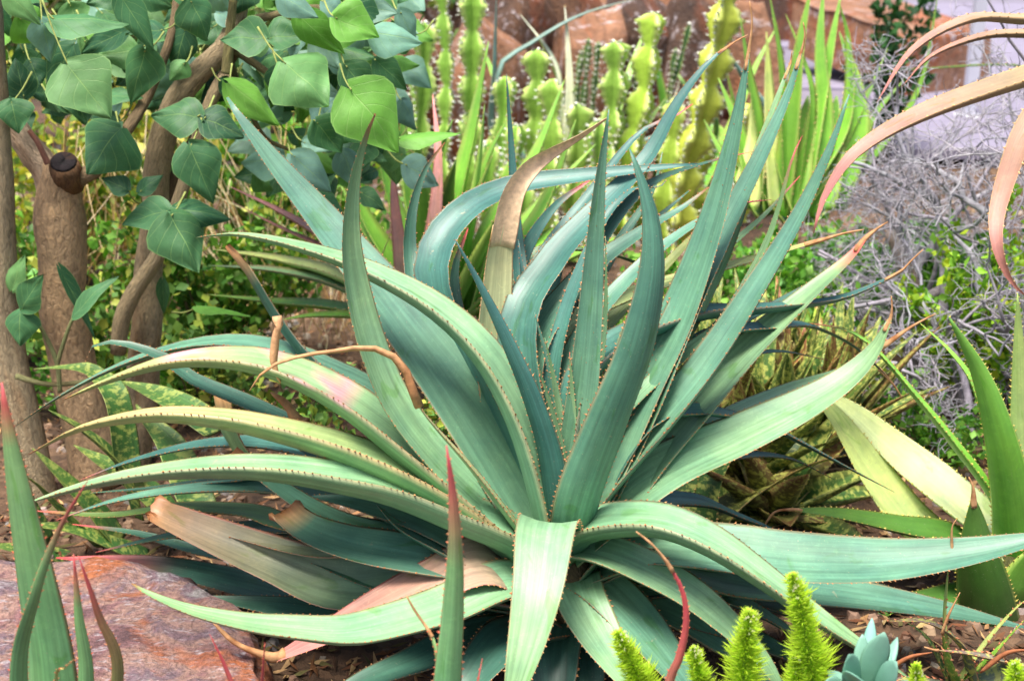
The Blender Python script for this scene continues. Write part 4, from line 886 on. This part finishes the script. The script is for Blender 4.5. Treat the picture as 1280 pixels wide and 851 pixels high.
fg('aloe_plant','thin arching dark red leaf curling up among the foxtail fern plumes',840,1.32,[
 ([(822,1080),(832,880),(850,820),(858,775),(852,735),(832,700)],20,(0,0),'fred',dict(redtip=.75,dry=[(815,680),(795,664)],we=.15)),
 ([(826,1080),(880,960),(940,920)],26,(0,-.04),'fred',dict()),([(818,1080),(770,980),(740,930)],26,(0,-.04),'fred',dict())])
# ================================================================ foxtail fern plumes
def plume(parent, pts, wpx, Y, rd, col=(166,200,36)):
    C=spline([P(x,y,Y) for x,y in pts],40); m=mpp(C[-1]); R0=wpx*.52*m; o=MB()
    st=MB(); st.tube(C,lambda s:.0022*(1-.6*s),6,lin((120,150,50)))
    for i in range(8500):
        t=rd.random()**.85; q=t*38.9; k=int(q); p=C[k].lerp(C[k+1],q-k); T=(C[k+1]-C[k]).normalized()
        a=Vector((rd.gauss(0,1),rd.gauss(0,1),rd.gauss(0,1))); a=(a-T*a.dot(T)).normalized()
        rr=R0*min(1,((1-t)/.42)**.6+.2)*rd.uniform(.55,1.15)*(1+.45*noise.noise((p+a*.004)*90))
        d=(a+T*rd.uniform(.25,1.1)).normalized(); s2=d.cross(a+Vector((.01,.3,.2))).normalized()*.0007; pp=p+a*rr*rd.uniform(.05,.66); cc=mix(jit(lin(col),.22,rd),lin((206,222,90)),.6*rd.random()*t)
        e=pp+d*rr*rd.uniform(.35,.75); o.f.append((o.vert(pp-s2,cc),o.vert(pp+s2,cc),o.vert(e,cc)))
        
    for i in range(26):   # tiny pale flower buds near the tip
        t=rd.uniform(.93,1); p=C[int(t*39)]; d=Vector((rd.gauss(0,1),rd.gauss(0,1),rd.gauss(0,1))).normalized()*R0*.3
        cc=lin((236,232,190)); o.f.append((o.vert(p+d,cc),o.vert(p+d+Vector((.003,0,.001)),cc),o.vert(p+d+Vector((.001,0,.004)),cc)))
    a_=st.build('plume',MAT['twig'],parent); x=o.build('needles',MAT['needle'],a_,smooth=False,kind='stuff'); x.location=(0,0,0)
rd=random.Random(21)
ff=thing('foxtail_fern',(P(900,1000,1.36).x,1.36,0),'bright yellow-green foxtail fern with upright bottlebrush plumes','fern')
for pts,wp in [([(860,1040),(822,900),(795,840),(771,788)],52),([(880,1040),(890,920),(876,850),(866,808)],44),([(900,1040),(925,900),(930,830),(937,762)],62),([(915,1040),(1010,900),(1008,800),(990,716)],58),
   ([(910,1040),(980,930),(994,860),(996,816)],46),([(920,1040),(1120,930),(1142,870),(1146,828)],40),([(905,1040),(960,940),(962,890),(958,860)],50),([(870,1040),(780,960),(740,930)],44)]: plume(ff,pts,wp,1.36,rd)
ff2=thing('foxtail_fern',(P(1290,1000,1.4).x,1.4,0),'foxtail fern plumes beside the dead brown leaf tips','fern')
for pts,wp in [([(1290,1040),(1276,900),(1268,826)],50),([(1300,1040),(1310,900),(1300,830)],50),([(1280,1040),(1240,920),(1225,860)],40)]: plume(ff2,pts,wp,1.4,rd)
# ================================================================ waxy blue-green rosette, bottom right
def spoon(parent, b, t, wd, col, nrm):
    ax=t-b; Ln=ax.length; ax.normalize(); nrm=(nrm-ax*nrm.dot(ax)).normalized(); sd=ax.cross(nrm); mb=MB(); rows=[]; n=12; k=10
    for i in range(n):
        v=i/(n-1); hw=wd*.5*max(.04,math.sin(math.pi*min(1,v**1.25*.93+.06))**.8); row=[]
        for j in range(k):
            th=2*math.pi*j/k; row.append(mb.vert(b+ax*(Ln*v)+sd*math.cos(th)*hw+nrm*(math.sin(th)*hw*.24+Ln*.12*v*v),mix(col,lin((170,200,190)),.25*v)))
        rows.append(row)
    for i in range(n-1):
        for j in range(k): mb.f.append((rows[i][j],rows[i][(j+1)%k],rows[i+1][(j+1)%k],rows[i+1][j]))
    mb.f.append(tuple(rows[-1])); mb.f.append(tuple(reversed(rows[0]))); return mb.build('leaf',MAT['wax'],parent,origin=b)
wx=thing('succulent_plant',(P(1085,980,1.34).x,1.34,0),'waxy blue-green spoon-leaved succulent beside the foxtail fern plumes','succulent')
cw=lin((96,150,128)); st=MB(); st.tube([P(1085,1100,1.34),P(1085,960,1.34),P(1082,860,1.34)],[.006,.006,.005],8,lin((120,140,100))); st.build('stem',MAT['twig'],wx)
for bx,by,tx,ty,wp,dz in [(1080,862,1104,784,34,0),(1078,860,1076,792,22,.03),(1074,872,1050,812,36,-.03),(1088,872,1130,826,34,-.03),(1080,880,1070,826,40,-.06),(1096,880,1150,860,34,-.05),(1070,880,1020,850,34,-.04),(1085,870,1112,815,28,.03),(1070,868,1034,838,20,.02),(1095,860,1124,800,18,.04),(1082,850,1090,775,18,.05)]:
    b=P(bx,by,1.34); t=P(tx,ty,1.34+dz); spoon(wx,b,t,wp*mpp(b),jit(cw,.22),(CP-b).normalized()+Vector((random.uniform(-.7,.7),0,random.uniform(-.2,.7))))
# ================================================================ spotted aloes behind, right of the big plant
for i,(px,py,nl,Ln,wd,pl,lb) in enumerate([
 (880,600,34,.32,.030,['mott','mott','mottred'],'spotted aloe with dense upright mottled leaves behind the big right-hand leaf'),
 (932,618,34,.30,.030,['mott','mott','mottred'],'spotted aloe with crowded upright leaves beneath the long upcurved aloe leaf'),
 (985,600,32,.34,.030,['mott','mottred','mottred'],'taller spotted aloe with rusty outer leaves beside the pale yellow aloe leaves'),
 (1036,575,28,.30,.028,['mott','mottred'],'narrow-leaved spotted aloe before the grey dead shrub'),
 (860,560,28,.32,.028,['mott','mott'],'olive spotted aloe squeezed behind the leaning aloe leaves'),
 (945,560,30,.32,.028,['mott','olive'],'spotted aloe half hidden behind the long aloe leaves'),
 (965,655,20,.24,.046,['mott','mottred'],'low spotted aloe with broad brown-speckled leaves behind the horizontal aloe leaf')]):
    b=G(px,py); r=thing('spotted_aloe',(b.x,b.y,0),lb,'aloe','spotted aloes behind the big aloe')
    rosette(r,(b.x,b.y,.02),int(nl*.75),Ln,wd*1.55,pl,(42,86) if i<6 else (8,60),'spot',seed=40+i,teeth=.012,tooth=.0034,tcol=lin((140,150,64)),p=2.4,ch=.45,th=.4,droop=.15)
sp=thing('spotted_aloe',(P(900,650,2.12).x,2.12,0),'broad brown-speckled aloe leaf lying over the spotted aloes','aloe','spotted aloes behind the big aloe'); A10=Plant(sp,2.12)
k=dict(mat='spot',teeth=.009,tooth=.0036,tcol=lin((205,170,100)),ch=.15)
A10.leaf([(880,690),(905,640),(960,605),(1010,582),(1062,568)],66,(0,.06,.1),pal='mottred',tw=(0,40),**k); A10.leaf([(880,690),(890,600),(930,540),(990,500)],50,(0,.06,.1),pal='mott',**k)
A10.leaf([(880,690),(960,655),(1020,650),(1090,662)],34,(0,.02,.0),pal='mottred',**k); A10.leaf([(880,690),(860,600),(880,530),(900,480)],44,(0,.1,.14),pal='mott',**k)
# mottled strap leaves under the trees
mt=thing('mottled_plant',(P(60,640,2.12).x,2.12,0),'mottled yellow-green broad leaves lying at the foot of the tree trunks','plant'); A11=Plant(mt,2.12)
k=dict(mat='spot2',teeth=0,ch=.2,th=.18,pal='mott',p=2.4)
for pts,wp,dd in [([(160,600),(145,500),(120,468),(95,460),(42,461)],44,(0,.1,.1)),([(170,640),(150,582),(105,540),(60,512)],60,(0,-.02,-.05)),([(120,680),(70,632),(45,605),(18,588)],46,(0,-.05,-.08)),([(150,680),(115,636),(75,595),(40,560)],50,(0,.0,0)),
  ([(220,660),(190,622),(140,585),(92,556)],50,(0,.02,.05)),([(190,700),(145,684),(90,662),(28,655)],46,(0,-.05,-.05)),([(270,540),(230,510),(190,490),(150,476)],52,(0,.05,.1)),([(60,680),(20,600),(8,540),(2,495)],40,(0,0,0)),
  ([(250,640),(215,560),(180,520),(170,505)],50,(0,.12,.15)),([(90,700),(40,690),(-20,680)],40,(0,-.02,-.04))]: A11.leaf(pts,wp,dd,**k)
# small purple spotted leaves and dry bits at the lower right
pu=thing('spotted_aloe',(P(1180,840,1.72).x,1.72,0),'small purple speckled aloe with pale thorns among dead brown tips','aloe'); A12=Plant(pu,1.72)
k=dict(mat='spot',teeth=.012,tooth=.005,tcol=lin((205,120,90)),ch=.3)
for pts,wp,dd,pl,dr in [([(1215,850),(1200,806),(1160,778),(1110,776)],30,(0,-.03),'purple',None),([(1215,850),(1262,832),(1215,818),(1168,812)],30,(0,-.05),'purple',[(1155,808)]),([(1190,850),(1180,780),(1184,720),(1190,690)],18,(0,0),'lime',[(1190,660),(1196,648)]),
  ([(1200,850),(1235,800),(1270,760),(1290,745)],14,(0,0),'lime',None),([(1200,850),(1230,830),(1285,770)],16,(0,-.02),'green',None),([(1190,860),(1160,800),(1130,775)],20,(0,.03),'mott',None),([(1200,860),(1185,830),(1178,790)],20,(0,-.04),'green',[(1185,770),(1200,740)]),
  ([(1195,860),(1140,850),(1100,850)],22,(0,-.04),'purple',[(1085,846)])]: A12.leaf(pts,wp,dd,dry=dr,pal=pl,**k)
# loose dead leaf pieces, each lying on its own
for px,py,px2,py2,Y,lb in [(1095,852,1165,815,1.6,'curled rusty dead leaf sliver leaning among the purple speckled leaves'),(1225,840,1290,812,1.55,'orange-brown dead leaf sliver beside the right-hand fern plumes'),(990,760,1010,775,1.8,'short rusty dead leaf stub beneath the big aloe')]:
    m_=MB(); a=P(px,py,Y); b=P(px2,py2,Y-.03); C=spline([a,a.lerp(b,.5)+Vector((0,0,.012)),b],12); m_.tube(C,lambda s:.0045*math.sin(math.pi*(.1+.85*s)),7,lin((150,92,60)),squash=lambda t,s:.4+.7*abs(math.cos(t+s*2))); m_.build('dead_leaf',MAT['dry'],label=lb,cat='dead leaf',origin=a)
hb=MB(); q=[P(x,y,YC+.0) for x,y in ((343,403),(350,402),(345,420),(342,448),(347,470),(351,479))]; hb.tube(spline(q,16),lambda s:.0062*(1-s)**.5+.001,7,lin((196,150,110)),squash=lambda t,s:.35+.8*abs(math.cos(t+s*4))); hb.build('dead_leaf',MAT['dry'],label='curled tan dead leaf strip hanging over the dry arched leaf tip',cat='dead leaf',origin=q[0])

# ================================================================ grey dead shrub
def dead_shrub():
    rd=random.Random(9); base=Vector((P(1205,490,2.95).x,2.95,0)); root=thing('dead_shrub',base,'tangled silver-grey leafless shrub with crooked twigs behind the green aloe','shrub'); tw=MB(); cg=lin((158,154,162))
    def grow(p,d,l,r,depth,mb):
        n=6; C=[p]; dd=d.copy()
        for i in range(n):
            dd=(dd+Vector((rd.gauss(0,1),rd.gauss(0,1),rd.gauss(0,.8)))*.26).normalized()
            if (C[-1]-base).x<-.30: dd.x=abs(dd.x)
            q=C[-1]+dd*(l/n)
            if q.z<.02: q.z=.02
            C.append(q)
        mb.tube(C,lambda s:r*(1-.55*s),6 if depth<2 else 4,jit(cg,.12,rd),cap=False)
        if depth<5:
            for k in range(3 if depth<2 else (4 if depth<4 else 2)):
                i=rd.randrange(2,n+1); nd=(dd+Vector((rd.gauss(0,1),rd.gauss(0,1),rd.gauss(0,.8)+.1))*.85).normalized(); grow(C[i],nd,l*rd.uniform(.5,.75),max(.0009,r*.48),depth+1,tw if depth>=1 else mb)
    for x,y,r,ln in [(-.12,-.05,.016,.34),(.02,.0,.02,.42),(.12,.08,.016,.36),(.25,.02,.016,.38),(-.2,.1,.013,.36),(.38,.1,.014,.4),(.1,-.25,.012,.3),(-.05,.2,.014,.4),(.3,.25,.012,.4),(-.2,-.02,.010,.34),(.5,.15,.012,.42),(.0,.05,.014,.5),(.2,-.05,.012,.48),(-.18,.05,.012,.46)]:
        mb=MB(); p=base+Vector((x*.35,y*.35,0)); d=Vector((x*2.0,y*1.5-.15,.62)).normalized(); grow(p,d,ln*1.2,r,0,mb); mb.build('branch',MAT['twig'],root)
    for x,y,r,ln in [(-.3,-.55,.010,.3),(-.15,-.7,.010,.28),(.05,-.6,.011,.3),(.25,-.7,.010,.3),(.4,-.5,.010,.3),(-.1,-.45,.010,.3),(.15,-.4,.010,.3)]:
        mb=MB(); p=base+Vector((x*.7,y*.55,0)); grow(p,Vector((x,-.1,.7)).normalized(),ln,r,1,mb); mb.build('branch',MAT['twig'],root)
    tw.build('twigs',MAT['twig'],root,kind='stuff')
    limb(root,[(1150,560),(1168,490),(1172,445),(1150,385),(1128,330),(1112,290)],[20,18,16,13,10,6],2.9,'branch',(150,142,140))
    limb(root,[(1168,520),(1215,480),(1255,450),(1300,425),(1340,410)],[16,15,14,13,11],2.85,'branch',(140,130,128))
    limb(root,[(1165,500),(1140,440),(1140,400),(1170,365),(1230,350)],[10,9,8,6,4],2.95,'branch',(160,152,156))
dead_shrub()
# ================================================================ leafy shrubs and ground cover
cy=[lin((176,200,52)),lin((140,182,50)),lin((110,160,48))]; cg_=[lin((100,156,54)),lin((74,126,46)),lin((126,174,70))]; cj=[lin((120,160,70)),lin((92,136,62)),lin((180,190,80))]
def at(px,py,Y): q=P(px,py,Y); return q
b=P(1240,420,2.7); shrub('shrub',(b.x,2.75,0),(.19,.12,b.z+.30),26,1900,.024,cy,'yellow-green small-leaved shrub growing through the grey dead shrub','shrub',31,'leafy shrubs',up=.5,shape=1.3)
b=P(1120,400,3.3); shrub('shrub',(b.x,3.3,0),(.34,.16,.26),24,1400,.034,cg_,'mid green shrub under the grey dead twigs','shrub',32,'leafy shrubs',shape=1.4)
b=P(1230,480,3.2); shrub('shrub',(b.x,3.2,0),(.4,.2,.3),26,1800,.032,cg_,'green shrub behind the thick grey limb','shrub',33,'leafy shrubs',shape=1.4)
b=P(1180,560,2.5); shrub('shrub',(b.x,2.5,0),(.2,.12,.14),22,900,.02,cg_,'low green ground cover behind the pale yellow aloe leaves','shrub',34,'leafy shrubs',shape=1.4)
b=P(385,440,2.45); shrub('jade_shrub',(b.x,2.45,0),(.12,.1,.24),14,420,.028,cj,'small fleshy-leaved green shrub below the rosy aloe','shrub',35,'fleshy-leaved shrubs',shape=1.5,mat='wax')
b=P(120,420,2.75); shrub('jade_shrub',(b.x,2.75,0),(.24,.12,.34),26,1100,.030,cj,'yellow-green fleshy shrub between the two tree trunks','shrub',36,'fleshy-leaved shrubs',shape=1.4,mat='wax')
b=P(255,380,3.0); shrub('shrub',(b.x,3.0,0),(.26,.12,.50),30,2600,.03,cg_+cj,'leafy green shrub in front of the dry grass','shrub',45,'leafy shrubs',shape=1.3)
b=P(20,420,3.05); shrub('shrub',(b.x,3.05,0),(.3,.1,.42),26,1500,.03,cj+cg_,'yellow-green shrub behind the narrow tree trunk','shrub',46,'leafy shrubs',shape=1.3)
b=P(950,520,2.75); shrub('shrub',(b.x,2.75,0),(.45,.16,.26),30,2600,.026,cg_+cj,'low green ground cover behind the spotted aloes','shrub',47,'leafy shrubs',shape=1.3)
b=P(920,330,3.1); shrub('shrub',(b.x,3.1,0),(.34,.12,.26),24,1500,.03,cg_,'small green shrub between the tall aloe leaves and the strap leaves','shrub',49,'leafy shrubs',shape=1.3)
b=P(150,560,2.75); shrub('shrub',(b.x,2.75,0),(.34,.1,.12),24,1200,.022,cg_,'low dark green creeper round the foot of the trunks','shrub',43,'leafy shrubs',shape=1.3)
b=P(1010,330,3.3); shrub('shrub',(b.x,3.3,0),(.3,.14,.24),22,1300,.03,cg_,'low green shrub at the foot of the strap leaves','shrub',48,'leafy shrubs',shape=1.3)
b=P(250,430,2.7); shrub('jade_shrub',(b.x,2.7,0),(.16,.12,.22),20,700,.028,cj,'fleshy green shrub behind the leaning tree trunk','shrub',37,'fleshy-leaved shrubs',shape=1.4,mat='wax')
b=P(560,400,2.3); shrub('jade_shrub',(b.x,2.3,0),(.12,.08,.3),14,420,.022,cj,'little green shrub glimpsed behind the dying aloe leaf','shrub',38,'fleshy-leaved shrubs',shape=1.4,mat='wax')
b=P(60,250,3.6); shrub('shrub',(b.x,3.6,0),(.5,.25,.75),40,3200,.036,[lin((190,190,70)),lin((150,170,70)),lin((200,180,90)),lin((110,140,60))],'loose yellowish shrub behind the tree with the pruned stub','shrub',39,'leafy shrubs',shape=1.2)
b=P(330,250,3.7); shrub('shrub',(b.x,3.7,0),(.5,.25,.6),36,2600,.038,cg_+[lin((170,180,80))],'green shrub behind the leaning tree','shrub',40,'leafy shrubs',shape=1.2)
b=P(800,330,3.0); shrub('shrub',(b.x,3.0,0),(.4,.2,.2),26,1400,.03,cg_,'low dark shrub behind the heart of the big aloe','shrub',41,'leafy shrubs',shape=1.3)
b=P(1120,30,5.0); shrub('shrub',(b.x,5.0,0),(.16,.14,.78),16,900,.04,[lin((40,78,44)),lin((54,96,50))],'dark green bushy plant beside the pale path','shrub',42,'leafy shrubs',shape=1.4)
for i,(px,Y,rx,h,lb) in enumerate([(-80,5.0,1.0,1.0,'tall dark hedge shrub at the back left'),(250,5.2,.9,.9,'dark green hedge shrub behind the yellowish shrub'),(420,5.4,.7,.8,'hedge shrub between the tree crown and the rusty boulder')]):
    b=P(px,200,Y); shrub('hedge_shrub',(b.x,Y,0),(rx,.4,h),44,3200,.06,[lin((60,92,44)),lin((84,116,54)),lin((120,124,64))],lb,'shrub',50+i,'hedge shrubs at the back',shape=1.4,thick=.008)
# straw-coloured dead fibres hanging round the trunks
stw=MB(); rd=random.Random(77)
for i in range(260):
    x=rd.uniform(-1.0,-.36); y=rd.uniform(3.0,3.4); h=rd.uniform(.15,.62)*(1 if x<-.45 else .7); p=Vector((x,y,h)); C=[p]; d=Vector((rd.gauss(0,.25),rd.gauss(0,.2),-1)).normalized()
    for k in range(4):
        d=(d+Vector((rd.gauss(0,.22),rd.gauss(0,.2),rd.gauss(0,.1)))).normalized(); q=C[-1]+d*h/4; q.z=max(.0,q.z); C.append(q)
    stw.tube(C,[.0011]*5,3,jit(rd.choice((lin((214,190,140)),lin((186,150,96)),lin((226,210,170)),lin((150,112,70)))),.15,rd),cap=False)
stw.build('dry_grass',MAT['straw'],label='tangle of straw-coloured dry grass stems behind the tree trunks',cat='dry grass',kind='stuff')
